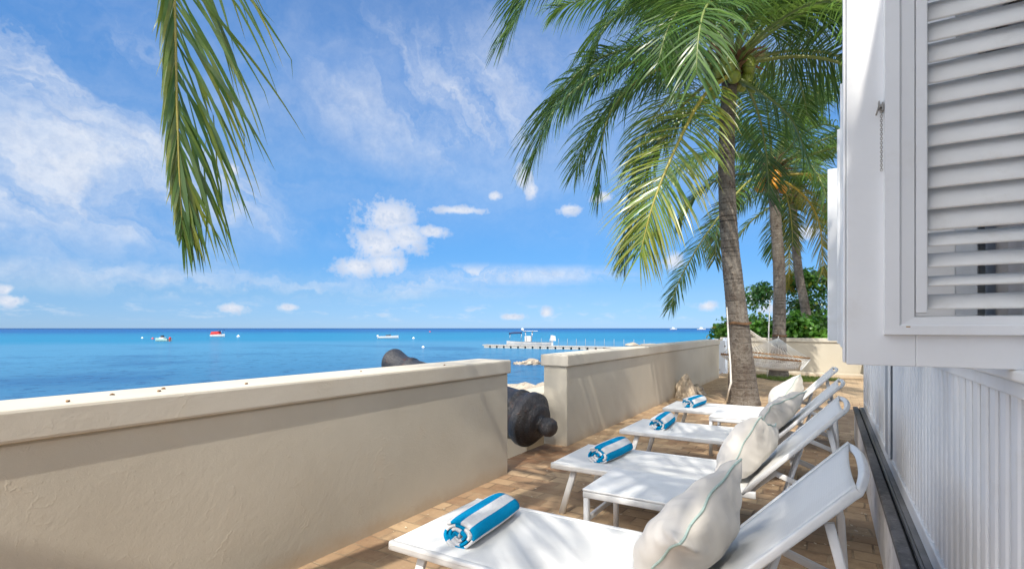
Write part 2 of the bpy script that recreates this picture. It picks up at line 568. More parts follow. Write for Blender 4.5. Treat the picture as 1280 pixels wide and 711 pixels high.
def make_trunk():
    m, t, p, c = new_mat('palm_trunk_bark')
    v = c.outputs['Object']
    s = t.nodes.new('ShaderNodeSeparateXYZ')
    t.links.new(v, s.inputs[0])
    at = t.nodes.new('ShaderNodeAttribute')
    at.attribute_name = 'ring'
    g = E(at.outputs['Fac'])
    n1 = fbm(v, 2.2, 5, 0.65)
    n2 = fbm(v, 14.0, 6, 0.7)
    z = E(s.outputs[2])
    fib = fbm(combine(E(s.outputs[0]) * 26, E(s.outputs[1]) * 26, z * 3.0), 1.0, 5, 0.7)
    cc = mixc(n1.sstep(0.3, 0.7), (0.125, 0.105, 0.088), (0.235, 0.21, 0.18))
    cc = mixc(fib.sstep(0.45, 0.7) * 0.55, cc, (0.12, 0.085, 0.062))
    cc = mixc(n2.sstep(0.55, 0.66) * 0.85, cc, (0.045, 0.033, 0.027))
    n6 = fbm(v, 5.0, 5, 0.7)
    cc = mixc(n6.sstep(0.52, 0.66) * 0.6, cc, (0.085, 0.062, 0.050))
    cc = mixc(n6.sstep(0.45, 0.34) * 0.5, cc, (0.33, 0.29, 0.25))
    cc = mixc(g.sstep(0.25, 0.8) * 0.85, cc, (0.040, 0.031, 0.026))
    cc = mixc(n2.sstep(0.36, 0.22) * 0.5, cc, (0.34, 0.31, 0.27))
    setc(t, p, cc)
    p.inputs['Roughness'].default_value = 0.92
    p.inputs['Specular IOR Level'].default_value = 0.2
    bump(t, p, fib * 0.7 + n2 * 1.3, 1.0, 0.03)
    return m


M['trunk'] = make_trunk()


def make_iron():
    m, t, p, c = new_mat('rusted_cannon_iron')
    v = c.outputs['Object']
    n1 = fbm(v, 3.2, 6, 0.65)
    n2 = fbm(v, 11.0, 6, 0.7)
    n3 = fbm(v, 45.0, 4, 0.7)
    cc = mixc(n1.sstep(0.35, 0.65), (0.018, 0.020, 0.026), (0.040, 0.036, 0.036))
    cc = mixc(n2.sstep(0.54, 0.70) * 0.75, cc, (0.085, 0.030, 0.012))
    cc = mixc(n2.sstep(0.36, 0.26) * 0.5, cc, (0.06, 0.07, 0.09))
    cc = mixc(n3.sstep(0.68, 0.78) * 0.5, cc, (0.17, 0.12, 0.085))
    setc(t, p, cc)
    p.inputs['Roughness'].default_value = 0.42
    p.inputs['Specular IOR Level'].default_value = 0.6
    bump(t, p, n2 * 0.8 + n3 * 0.6, 1.0, 0.022)
    return m


M['iron'] = make_iron()


def make_glass():
    m, t, p, c = new_mat('window_glass')
    p.inputs['Base Color'].default_value = (0.02, 0.025, 0.03, 1)
    p.inputs['Roughness'].default_value = 0.05
    p.inputs['Alpha'].default_value = 0.45
    return m


M['glass'] = make_glass()


# ------------------------------------------------------------------ mesh helpers
class MB:
    def __init__(self):
        self.v, self.f, self.mi, self.sm = [], [], [], []
        self.attr = {}

    def add(self, vs, fs, mi=0, smooth=False):
        b = len(self.v)
        self.v += [tuple(q) for q in vs]
        for f in fs:
            self.f.append(tuple(b + i for i in f))
            self.mi.append(mi)
            self.sm.append(smooth)
        return b

    def box(self, x0, x1, y0, y1, z0, z1, mi=0):
        vs = [(x, y, z) for z in (z0, z1) for y in (y0, y1) for x in (x0, x1)]
        fs = [(0, 2, 3, 1), (4, 5, 7, 6), (0, 1, 5, 4), (2, 6, 7, 3), (0, 4, 6, 2), (1, 3, 7, 5)]
        self.add(vs, fs, mi)
        return self

    def tube(self, pts, r, n=10, mi=0, caps=True, prof=None, up=None):
        """r: number or list; prof: optional (w,h) half sizes giving a rounded rectangle"""
        pts = [Vector(p) for p in pts]
        m = len(pts)
        rs = r if isinstance(r, (list, tuple)) else [r] * m
        ref = Vector(up) if up else None
        vs = []
        prevn = None
        for i, p in enumerate(pts):
            t = (pts[min(i + 1, m - 1)] - pts[max(i - 1, 0)]).normalized()
            if ref is not None:
                a = ref - t * ref.dot(t)
            elif prevn is None:
                a = Vector((0, 0, 1)) if abs(t.z) < 0.9 else Vector((1, 0, 0))
                a = a - t * a.dot(t)
            else:
                a = prevn - t * prevn.dot(t)
            a.normalize()
            prevn = a
            b = t.cross(a)
            if prof:
                w, h = prof
                c = min(w, h) * 0.45
                ring = []
                for sx, sy in ((1, 1), (-1, 1), (-1, -1), (1, -1)):
                    a0 = {(1, 1): 0, (-1, 1): 90, (-1, -1): 180, (1, -1): 270}[(sx, sy)]
                    for q in (0, 45, 90):
                        ang = R(a0 + q)
                        ring.append((sx * (w - c) + math.cos(ang) * c, sy * (h - c) + math.sin(ang) * c))
                for (x, y) in ring:
                    vs.append(p + b * x * rs[i] + a * y * rs[i])
                n = len(ring)
            else:
                for k in range(n):
                    an = 2 * math.pi * k / n
                    vs.append(p + (a * math.cos(an) + b * math.sin(an)) * rs[i])
        fs = []
        for i in range(m - 1):
            for k in range(n):
                k2 = (k + 1) % n
                fs.append((i * n + k, i * n + k2, (i + 1) * n + k2, (i + 1) * n + k))
        base = self.add(vs, fs, mi, True)
        if caps:
            self.f.append(tuple(base + k for k in reversed(range(n)))); self.mi.append(mi); self.sm.append(False)
            self.f.append(tuple(base + (m - 1) * n + k for k in range(n))); self.mi.append(mi); self.sm.append(False)
        return self

    def lathe(self, prof, n=24, mi=0, mat=None):
        """prof: list of (axial x, radius); axis along +x"""
        vs, fs = [], []
        for (x, r) in prof:
            for k in range(n):
                a = 2 * math.pi * k / n
                q = Vector((x, r * math.cos(a), r * math.sin(a)))
                vs.append(mat @ q if mat else q)
        for i in range(len(prof) - 1):
            for k in range(n):
                k2 = (k + 1) % n
                fs.append((i * n + k, (i + 1) * n + k, (i + 1) * n + k2, i * n + k2))
        fs.append(tuple(range(n)))
        fs.append(tuple((len(prof) - 1) * n + k for k in reversed(range(n))))
        self.add(vs, fs, mi, True)
        return self

    def build(self, name, mats, parent=None, bevel=0.0, loc=None, auto=None):
        me = bpy.data.meshes.new(name)
        me.from_pydata(self.v, [], self.f)
        if not isinstance(mats, (list, tuple)):
            mats = [mats]
        for m in mats:
            me.materials.append(m)
        me.polygons.foreach_set('material_index', self.mi)
        me.polygons.foreach_set('use_smooth', self.sm)
        for an, vals in self.attr.items():
            if isinstance(vals[0], (tuple, list)):
                a = me.attributes.new(an, 'FLOAT_COLOR', 'POINT')
                flat = []
                for c in vals:
                    flat += list(c) + [1.0] * (4 - len(c))
                a.data.foreach_set('color', flat)
            else:
                a = me.attributes.new(an, 'FLOAT', 'POINT')
                a.data.foreach_set('value', vals)
        me.update()
        o = bpy.data.objects.new(name, me)
        COL.objects.link(o)
        if parent is not None:
            o.parent = parent
        if loc is not None:
            o.location = loc
        if bevel:
            b = o.modifiers.new('bevel', 'BEVEL')
            b.width = bevel
            b.segments = 2
            b.limit_method = 'ANGLE'
            b.angle_limit = R(40)
        return o


def tag(o, label=None, cat=None, group=None, kind=None):
    if label: o['label'] = label
    if cat: o['category'] = cat
    if group: o['group'] = group
    if kind: o['kind'] = kind
    return o


def empty(name, loc, rz=0.0):
    o = bpy.data.objects.new(name, None)
    COL.objects.link(o)
    o.location = loc
    o.rotation_euler.z = rz
    o.empty_display_size = 0.2
    return o


def copy_tree(o, parent=None):
    c = o.copy()
    COL.objects.link(c)
    if parent is not None:
        c.parent = parent
        c.matrix_parent_inverse = o.matrix_parent_inverse.copy()
    for ch in list(o.children):
        copy_tree(ch, c)
    return c


def fnoise(p, s=1.0, o=(0, 0, 0), octv=4):
    return mnoise.fractal(Vector(p) * s + Vector(o), 1.0, 2.0, octv)


# ------------------------------------------------------------------ the setting
SEA_Z = -2.5
sea = MB()
NR = 96
radii = [0, 12, 30, 60, 120, 260, 600, 1500, 4000, 12000, 40000]
vs = [(0, 0, SEA_Z)]
for r in radii[1:]:
    for k in range(NR):
        a = 2 * math.pi * k / NR
        vs.append((r * math.cos(a), r * math.sin(a), SEA_Z))
fs = [(0, 1 + k, 1 + (k + 1) % NR) for k in range(NR)]
for i in range(len(radii) - 2):
    for k in range(NR):
        k2 = (k + 1) % NR
        fs.append((1 + i * NR + k, 1 + (i + 1) * NR + k, 1 + (i + 1) * NR + k2, 1 + i * NR + k2))
sea.add(vs, fs)
tag(sea.build('sea', M['sea']), 'turquoise and deep blue calm sea reaching the horizon', 'sea', kind='structure')

# coast: high behind the terrace walls, dropping to the water
g = MB()
xs = [-60, -30, -20, -15, -12, -10.5, -9.5, -8.8, -8.2, -7.6, -7, -6.4, -5.8, -5.2, -4.8, -4.4, -4.0, -3.6, -3.2, -2.9, -2.75, 0, 4, 10, 30, 80]
ys = [-80, -40, -20, -10, -5] + [i * 0.8 - 4 for i in range(45)] + [36, 42, 50, 60, 80, 110, 160, 260]


def ground_z(x, y):
    edge = -8.2 + 1.2 * math.sin(y * 0.31) + 0.5 * math.sin(y * 0.9)
    t = max(0.0, min(1.0, (x - edge) / 4.6))
    z = -4.2 + (4.2 - 0.28) * t * t * (3 - 2 * t)
    if x < -3.0:
        z += 0.22 * fnoise((x, y, 0), 0.9)
        z += 0.82 * math.exp(-(((x + 4.75) / 0.55) ** 2 + ((y - 5.25) / 0.7) ** 2))
    return z if x < -2.8 else -0.06


vs = [(x, y, ground_z(x, y)) for y in ys for x in xs]
nx = len(xs)
fs = [(j * nx + i, j * nx + i + 1, (j + 1) * nx + i + 1, (j + 1) * nx + i) for j in range(len(ys) - 1) for i in range(nx - 1)]
g.add(vs, fs, 0, True)
tag(g.build('ground', M['sand']), 'sandy rocky coast sloping from the walls to the water', 'ground', kind='structure')

pv = MB()
pv.box(-2.84, 0.9, -6, 17.6, -0.3, 0.0)
tag(pv.build('terrace', M['pavers']), 'weathered tan brick paver terrace floor', 'terrace', kind='structure')
cb = MB().box(-2.2, 6.0, 16.9, 17.24, -0.05, 0.10)
tag(cb.build('kerb', M['stucco'], bevel=0.015), 'low cream kerb along the foot of the far wall', 'kerb', kind='structure')


def garden_wall(name, label, x0, x1, y0, y1, z1, ov, cap_h, label_cap=None, ends=(1, 1)):
    root = empty(name, ((x0 + x1) / 2, (y0 + y1) / 2, 0))
    tag(root, label, 'wall')
    cx, cy = root.location.x, root.location.y
    body = MB()
    # subdivided and gently uneven, as hand plastered walls are
    body.box(x0 - cx, x1 - cx, y0 - cy, y1 - cy, -0.4, z1 - cap_h)
    body.build('wall_body', M['stucco'], root, bevel=0.012)
    cap = MB()
    oy0 = ov * ends[0]
    oy1 = ov * ends[1]
    cap.box(x0 - ov - cx, x1 + ov - cx, y0 - oy0 - cy, y1 + oy1 - cy, z1 - cap_h, z1)
    cap.build('coping', M['coping'], root, bevel=0.014)
    return root


garden_wall('garden_wall', 'long cream rendered garden wall with pale coping, nearest the camera', -2.88, -2.555, -5.5, 4.13, 1.055, 0.024, 0.125)
garden_wall('garden_wall', 'cream rendered wall with coping beyond the cannon, running back to the gate', -2.86, -2.56, 5.42, 15.08, 1.045, 0.028, 0.135, ends=(1, 0))
w3 = empty('garden_wall', (1.5, 17.4, 0))
tag(w3, 'cream rendered wall across the far end of the terrace behind the hammock', 'wall')
MB().box(-4.4, 5, -0.14, 0.14, -0.4, 0.95).build('wall_body', M['stucco'], w3, bevel=0.012)
MB().box(-4.4, 5, -0.18, 0.18, 0.95, 1.06).build('coping', M['coping'], w3, bevel=0.012)
MB().box(-0.62, -0.30, -0.9, -0.15, -0.4, 1.0).build('pier', M['stucco'], w3, bevel=0.012)
tag(MB().box(-3.75, -3.3, 5.8, 10.5, -1.0, 0.47).build('low_wall', M['stucco'], bevel=0.02),
    'low cream wall outside the gap, behind the cannon', 'wall')

# gate at the far end of the seaward wall
gt = empty('garden_gate', (-2.66, 15.95, 0))
tag(gt, 'pale blue white timber gate beside the first palm trunk, at the wall end', 'gate')
gm = MB()
for k in range(8):
    gm.box(-0.02, 0.02, -0.66 + k * 0.166, -0.66 + k * 0.166 + 0.158, 0.06, 0.98)
gm.build('board_panel', M['bluewhite'], gt, bevel=0.006)
for ya in (-0.86, 0.70):
    MB().box(-0.06, 0.06, ya, ya + 0.16, -0.05, 1.06).build('gate_post', M['bluewhite'], gt, bevel=0.01)
MB().box(0.022, 0.05, 0.45, 0.56, 0.80, 0.84).build('latch', M['chain'], gt, bevel=0.004)
MB().box(0.022, 0.034, -0.62, -0.30, 0.16, 0.20).build('hinge', M['chain'], gt, bevel=0.003)

# ------------------------------------------------------------------ house
house = empty('house', (0.37, 4.0, 0))
tag(house, 'white timber clad beach house with open louvred shutters along the terrace', 'house')
HX, HY = 0.37, 4.0


def hbox(name, mat, x0, x1, y0, y1, z0, z1, bevel=0.004, parent=None):
    return MB().box(x0 - HX, x1 - HX, y0 - HY, y1 - HY, z0, z1).build(name, mat, parent or house, bevel=bevel)


LZ = 0.40
hbox('plinth', M['whitedirty'], 0.262, 3.9, -4.0, 7.55, -0.2, LZ - 0.035, 0.006)
hbox('stone_ledge', M['slate'], 0.248, 0.300, -4.0, 7.58, LZ - 0.035, LZ, 0.008)
hbox('channel_shade', M['gap'], 0.300, 0.314, -4.0, 7.57, LZ - 0.033, LZ - 0.022, 0)  # dark strip put in as shade between ledge and rail
tr = MB().tube([(0.318 - HX, -8.0, LZ - 0.006), (0.318 - HX, 3.55, LZ - 0.006)], 0.007, 8)
tr.build('track_rail', M['pipe'], house)
hbox('stone_sill', M['slate2'], 0.326, 0.47, -4.0, 7.57, LZ - 0.034, LZ - 0.004, 0.004)
# white bottom rail and board cladding with raised ribs
hbox('bottom_rail', M['white'], 0.352, 0.45, -4.0, 7.5, LZ - 0.002, LZ + 0.075, 0.006)


def cladding(y0, y1, pitch, rib, name='board_cladding'):
    m = MB()
    pts = []
    y = y0
    while y < y1 - 1e-4:
        a = min(y + pitch, y1)
        pts += [(0.400, y), (0.400, a - rib * 1.02), (0.368, a - rib), (0.363, a - rib * 0.90), (0.361, a - rib * 0.5), (0.363, a - rib * 0.10), (0.368, a - rib * 0.0)]
        y = a
    pts.append((0.400, y1))
    n = len(pts)
    vs = [(x - HX, yy - HY, LZ + 0.07) for x, yy in pts] + [(x - HX, yy - HY, 1.20) for x, yy in pts]
    m.add(vs, [(i, i + 1, n + i + 1, n + i) for i in range(n - 1)], 0, False)
    return m.build(name, M['white'], house)


cladding(-3.8, 4.30, 0.094, 0.062)
cladding(4.60, 7.40, 0.40, 0.06, 'wide_cladding')
hbox('corner_post', M['white'], 0.352, 0.52, 7.40, 7.52, LZ + 0.073, 3.0)
hbox('grey_post', M['greypost'], 0.345, 0.50, 4.30, 4.60, LZ + 0.073, 1.2)
pm = MB()
pm.box(0.338 - HX, 0.35 - HX, 4.28 - HY, 4.315 - HY, LZ + 0.073, 1.195)
pm.build('post_trim', M['white'], house)
# sill and rail at the head of the cladding
hbox('head_rail', M['white'], 0.355, 0.55, -3.9, 7.39, 1.195, 1.232, 0.004)
hbox('window_sill', M['white'], 0.335, 0.75, -3.95, 7.39, 1.236, 1.262, 0.006)
hbox('interior_wall', M['darkroom'], 2.6, 2.7, -3.9, 7.4, 0.3, 3.0, 0)
hbox('interior_floor', M['darkroom'], 0.7, 2.6, -3.9, 7.4, 0.4, 0.45, 0)
# curtain folds hanging inside
cm = MB()
pts = [(0.62 + 0.03 * math.sin(i * 1.1), 1.9 + i * 0.03) for i in range(40)]
n = len(pts)
cm.add([(x - HX, y - HY, 0.5) for x, y in pts] + [(x - HX, y - HY, 2.6) for x, y in pts], [(i, i + 1, n + i + 1, n + i) for i in range(n - 1)], 0, True)
cm.build('curtain', M['curtain'], house)
TOPZ = 2.52
hbox('wall_above', M['white'], 0.37, 0.55, -3.9, 7.38, TOPZ + 0.02, 3.02, 0.004)
for (a, b) in ((-3.9, -2.2), (-0.35, -0.15), (1.38, 1.46), (2.86, 3.02), (4.32, 4.58), (6.0, 7.38)):
    hbox('wall_pier', M['white'], 0.372, 0.53, a, b, 1.265, TOPZ + 0.017, 0.004)
# roof with a small overhang
EAVE_X, EAVE_Z = 0.27, 2.98
rf = MB()
prof = [(EAVE_X, EAVE_Z), (EAVE_X, EAVE_Z + 0.16), (2.2, EAVE_Z + 1.1), (4.2, EAVE_Z + 0.16), (4.2, EAVE_Z)]
vs = [(x - HX, -4.3 - HY, z) for x, z in prof] + [(x - HX, 7.75 - HY, z) for x, z in prof]
fs = [(0, 1, 2, 3, 4), (9, 8, 7, 6, 5)] + [(i, 5 + i, 5 + (i + 1) % 5, (i + 1) % 5) for i in range(5)]
rf.add(vs, fs)
rf.build('roof', M['white'], house)
hbox('back_wall', M['white'], 3.8, 3.9, -4.0, 7.5, 0.3, 2.97, 0)
hbox('end_wall', M['white'], 0.53, 3.8, 7.40, 7.5, 0.45, 2.97, 0)
hbox('end_wall', M['white'], 0.53, 3.8, -4.0, -3.9, 0.45, 2.97, 0)

# hinged louvred shutters standing open at right angles to the wall
BOT = 1.262


def make_shutter(xa, yf, full=False):
    """board panel from xa to the wall, face at yf"""
    s = empty('shutter', (0.366 - HX, yf - HY, 0))
    s.parent = house
    ox, oy = 0.366, yf

    def b(name, mat, x0, x1, y0, y1, z0, z1, bev=0.004):
        return MB().box(x0 - ox, x1 - ox, y0 - oy, y1 - oy, z0, z1).build(name, mat, s, bevel=bev)
    if not full:
        b('shutter_panel', M['white'], xa, 0.366, yf, yf + 0.035, BOT - 0.005, TOPZ)
        b('edge_strip', M['white'], xa - 0.004, xa, yf + 0.004, yf + 0.05, BOT - 0.002, TOPZ)
        return s
    t = 0.05
    li, lo_z, hi_z = 0.192, 1.398, 2.46
    pm = MB()          # panel with an opening
    for (x0, x1, z0, z1) in ((xa, li - 0.022, BOT, TOPZ), (li - 0.022, 0.366, BOT, lo_z - 0.022), (li - 0.022, 0.366, hi_z + 0.02, TOPZ)):
        pm.box(x0 - ox, x1 - ox, 0, t, z0, z1)
    pm.build('shutter_panel', M['white'], s, bevel=0.002)
    b('edge_strip', M['white'], xa - 0.007, xa - 0.001, yf + 0.006, yf + t + 0.012, BOT + 0.004, TOPZ)
    # raised mitred frame round the opening, bevelled profile
    fr = MB()
    prof = [(0.109, 0.0), (0.111, -0.018), (0.138, -0.018), (0.142, -0.014), (0.166, -0.012), (0.170, 0.02)]
    z_of = lambda x: 1.336 + (x - 0.109) * (1.378 - 1.336) / (0.170 - 0.109) * 1.0
    nv = len(prof)
    top = 2.5
    vs = []
    for (x, y) in prof:
        d = x - 0.109
        vs.append((x - ox, y, top - d))
    for (x, y) in prof:
        d = x - 0.109
        vs.append((x - ox, y, 1.334 + d * 0.72))
    for (x, y) in prof:
        d = x - 0.109
        vs.append((0.42 - ox, y, 1.334 + d * 0.72))
    fs = []
    for k in range(2):
        for i in range(nv - 1):
            fs.append((k * nv + i, (k + 1) * nv + i, (k + 1) * nv + i + 1, k * nv + i + 1))
    fr.add(vs, fs)
    fr.build('frame', M['white'], s)
    sash = MB()
    sash.box(0.168 - ox, 0.190 - ox, -0.010, 0.03, 1.384, hi_z)
    sash.build('sash', M['white'], s, bevel=0.002)
    # bottom shadow gap and louvre blades
    bl = MB()
    pitch = 0.0475
    k = 0
    z = lo_z + 0.012
    while z < hi_z:
        tilt = R(60 if k > 3 else (26 if k == 1 else 40))
        w, th = 0.0335 if k > 3 else 0.028, 0.0065
        ring = []
        for q in range(12):
            a = 2 * math.pi * q / 12
            cx, cy = math.cos(a) * w, math.sin(a) * th
            ring.append((cx * math.cos(tilt) - cy * math.sin(tilt), cx * math.sin(tilt) + cy * math.cos(tilt)))
        # blade leans outwards at its foot
        vv = [(0.190 - ox, 0.022 + ry, z + rz) for ry, rz in ring] + [(0.42 - ox, 0.022 + ry, z + rz) for ry, rz in ring]
        bl.add(vv, [(q, (q + 1) % 12, 12 + (q + 1) % 12, 12 + q) for q in range(12)], 0, True)
        z += pitch
        k += 1
    bl.build('louvres', M['louvre'], s)
    b('rust_mark', M['rust'], 0.150, 0.158, yf - 0.0186, yf - 0.0178, 1.352, 1.3545, 0)
    # stay hook and its chain
    hk = MB()
    hk.box(0.0985 - ox, 0.1085 - ox, -0.012, -0.002, 1.866, 1.872)
    hk.box(0.0985 - ox, 0.1015 - ox, -0.014, 0.0, 1.862, 1.880)
    hk.box(0.1055 - ox, 0.1085 - ox, -0.014, 0.0, 1.856, 1.876)
    hk.tube([(0.100 - ox, -0.012, 1.868), (0.096 - ox, -0.016, 1.856), (0.094 - ox, -0.018, 1.846)], 0.0018, 6)
    hk.build('stay_hook', M['chain'], s)
    ch = MB()
    zz = 1.860
    i = 0
    while zz > 1.715:
        pts = []
        for q in range(9):
            a = 2 * math.pi * q / 8
            u, w_ = math.cos(a) * 0.0022, math.sin(a) * 0.0036
            pts.append((0.1045 - ox + (u if i % 2 else 0), -0.010 + (0 if i % 2 else u), zz + w_))
        ch.tube(pts, 0.0007, 5, caps=False)
        zz -= 0.0052
        i += 1
    ch.build('chain', M['chain'], s)
    return s


make_shutter(0.036, 1.5, True)
for (xa, yf) in ((0.047, 2.28), (0.050, 2.95), (0.045, 3.62), (-0.005, 4.50)):
    make_shutter(xa, yf)

# ------------------------------------------------------------------ loungers
LW = 0.72                                    # width
HL = 1.30                                    # foot to hinge
SZ = 0.37                                    # seat height
BX, BZ = 1.805, 0.895                        # head of the backrest


def make_lounger():
    r = empty('sun_lounger', (0, 0, 0))
    ang = math.atan2(BZ - SZ, BX - HL)
    # seat sling, slightly sagging between the rails, wrapped over its ends
    m = MB()
    nx, ny = 26, 10
    vs = []
    for i in range(nx + 1):
        x = -0.003 + (HL + 0.0) * (i / nx) ** 1.25
        for j in range(ny + 1):
            w_ = 2 * j / ny - 1
            y = LW / 2 + math.copysign(abs(w_) ** 0.75, w_) * (LW / 2 + 0.0015)
            e = min(i / 3, 1)
            zz = SZ + 0.005 - 0.012 * (1 - w_ * w_) * e
            if j in (0, ny):
                zz -= 0.018
            if i == 0:
                zz -= 0.020
            vs.append((x, y, zz))
    fs = [(i * (ny + 1) + j, (i + 1) * (ny + 1) + j, (i + 1) * (ny + 1) + j + 1, i * (ny + 1) + j + 1) for i in range(nx) for j in range(ny)]
    m.add(vs, fs, 0, True)
    o = m.build('seat_sling', M['sling'], r)
    so = o.modifiers.new('thick', 'SOLIDIFY'); so.thickness = 0.003
    # backrest sling, its head edge cut in a shallow curve
    m = MB()
    d = Vector((BX - HL, 0, BZ - SZ))
    bl = d.length
    d.normalize()
    nrm = Vector((-d.z, 0, d.x))
    vs = []
    nx = 20
    for i in range(nx + 1):
        for j in range(ny + 1):
            y = 0.024 + (LW - 0.048) * j / ny
            w = 2 * j / ny - 1
            s1 = bl * 0.993 - 0.012 * (1 - w * w)
            s = s1 * i / nx
            sag = 0.012 * (1 - w * w) * math.sin(math.pi * min(1, i / nx + 0.1))
            p = Vector((HL, y, SZ + 0.004)) + d * s - nrm * sag
            vs.append(p)
    fs = [(i * (ny + 1) + j, (i + 1) * (ny + 1) + j, (i + 1) * (ny + 1) + j + 1, i * (ny + 1) + j + 1) for i in range(nx) for j in range(ny)]
    m.add(vs, fs, 0, True)
    o = m.build('backrest_sling', M['sling'], r)
    so = o.modifiers.new('thick', 'SOLIDIFY'); so.thickness = 0.003
    # frames
    m = MB()
    for y in (0.016, LW - 0.016):
        m.tube([(0.0, y, SZ - 0.022), (HL + 0.06, y, SZ - 0.022)], 1.0, prof=(0.016, 0.021), up=(0, 0, 1))
    m.tube([(0.012, 0.03, SZ - 0.02), (0.012, LW - 0.03, SZ - 0.02)], 1.0, prof=(0.014, 0.018), up=(0, 0, 1))
    m.tube([(HL + 0.03, 0.03, SZ - 0.03), (HL + 0.03, LW - 0.03, SZ - 0.03)], 1.0, prof=(0.014, 0.014), up=(0, 0, 1))
    m.build('seat_frame', M['frame'], r)
    m = MB()
    H0 = Vector((HL, 0, SZ - 0.008))
    for y in (0.014, LW - 0.014):
        a = H0 + Vector((0, y, 0))
        m.tube([a - d * 0.02, a + d * (bl + 0.004)], 1.0, prof=(0.014, 0.0135), up=nrm)
    bow = []
    for k in range(17):
        w = 2 * k / 16 - 1
        q = (1 - abs(w) ** 2.6)
        bow.append(Vector((HL, LW / 2 + w * (LW / 2 - 0.012), SZ - 0.014)) + d * (bl - 0.004 + 0.030 * q) - nrm * (0.012 * q))
    m.tube(bow, 1.0, prof=(0.014, 0.011), up=nrm)
    m.build('backrest_frame', M['frame'], r)
    # legs: foot legs splay, head legs are bent tubes with a brace
    for y, sy in ((0.06, -1), (LW - 0.06, 1)):
        m = MB()
        m.tube([(0.165, y, SZ - 0.03), (0.065, y + sy * 0.012, 0.0)], 1.0, prof=(0.013, 0.022), up=(1, 0, 0))
        m.build('leg', M['frame'], r)
        m = MB()
        m.tube([Vector((HL + 0.435, y, SZ + 0.40)), Vector((HL + 0.475, y, SZ + 0.235)), (1.792, y, 0.30), (1.80, y + sy * 0.01, 0.0)], 1.0, prof=(0.010, 0.0135), up=(1, 0, 0))
        m.build('leg', M['frame'], r)
        m = MB()
        m.tube([(HL + 0.02, y - sy * 0.03, SZ - 0.02), (HL + 0.16, y - sy * 0.02, SZ + 0.11), (HL + 0.46, y - sy * 0.005, SZ + 0.00)], 1.0, prof=(0.010, 0.017), up=(0, 0, 1))
        m.build('brace', M['frame'], r)
    m = MB()
    m.tube([(HL + 0.30, 0.10, SZ + 0.275), (HL + 0.17, 0.10, 0.20), (HL + 0.14, LW / 2, 0.17), (HL + 0.17, LW - 0.10, 0.20), (HL + 0.30, LW - 0.10, SZ + 0.275)], 0.010, 8)
    m.build('prop_bar', M['frame'], r)
    return r


def make_towel_obj(seed):
    """a towel rolled round itself: a spiral sheet of some thickness, axis along y"""
    rnd = random.Random(seed)
    L = 0.47
    turns = 3.3
    n = 150
    path = []
    arc = [0.0]
    for i in range(n):
        t = i / (n - 1)
        a = 2 * math.pi * turns * t + 0.5
        rr = 0.012 + 0.060 * t
        x = math.cos(a) * rr * 1.28 + 0.004 * math.sin(a * 3 + seed)
        z = math.sin(a) * rr * 0.90 + 0.003 * math.sin(a * 2 + seed * 2)
        path.append((x, z))
        if i:
            arc.append(arc[-1] + math.hypot(path[i][0] - path[i - 1][0], path[i][1] - path[i - 1][1]))
    # flatten underside
    zmin = min(z for x, z in path)
    path = [(x, max(z, zmin * 0.93)) for x, z in path]
    m = MB()
    ny = 18
    vs = []
    tint = []
    for j in range(ny + 1):
        yy = j / ny
        end = 1 - 0.06 * (abs(2 * yy - 1) ** 6)
        for i in range(n):
            x, z = path[i]
            y = (yy - 0.5) * L + 0.010 * math.sin(i * 0.16 + seed) * (2 * yy - 1)
            wob = 1 + 0.03 * math.sin(yy * 7 + seed + i * 0.02)
            vs.append((x * end * wob, y, (z - zmin * 0.93) * end))
            tint.append(arc[i] + 0.02 * seed)
    fs = [(j * n + i, j * n + i + 1, (j + 1) * n + i + 1, (j + 1) * n + i) for j in range(ny) for i in range(n - 1)]
    m.add(vs, fs, 0, True)
    m.attr['arc'] = tint
    o = m.build('rolled_towel', M['towel'])
    so = o.modifiers.new('thick', 'SOLIDIFY')
    so.thickness = 0.013
    so.offset = 0
    return o


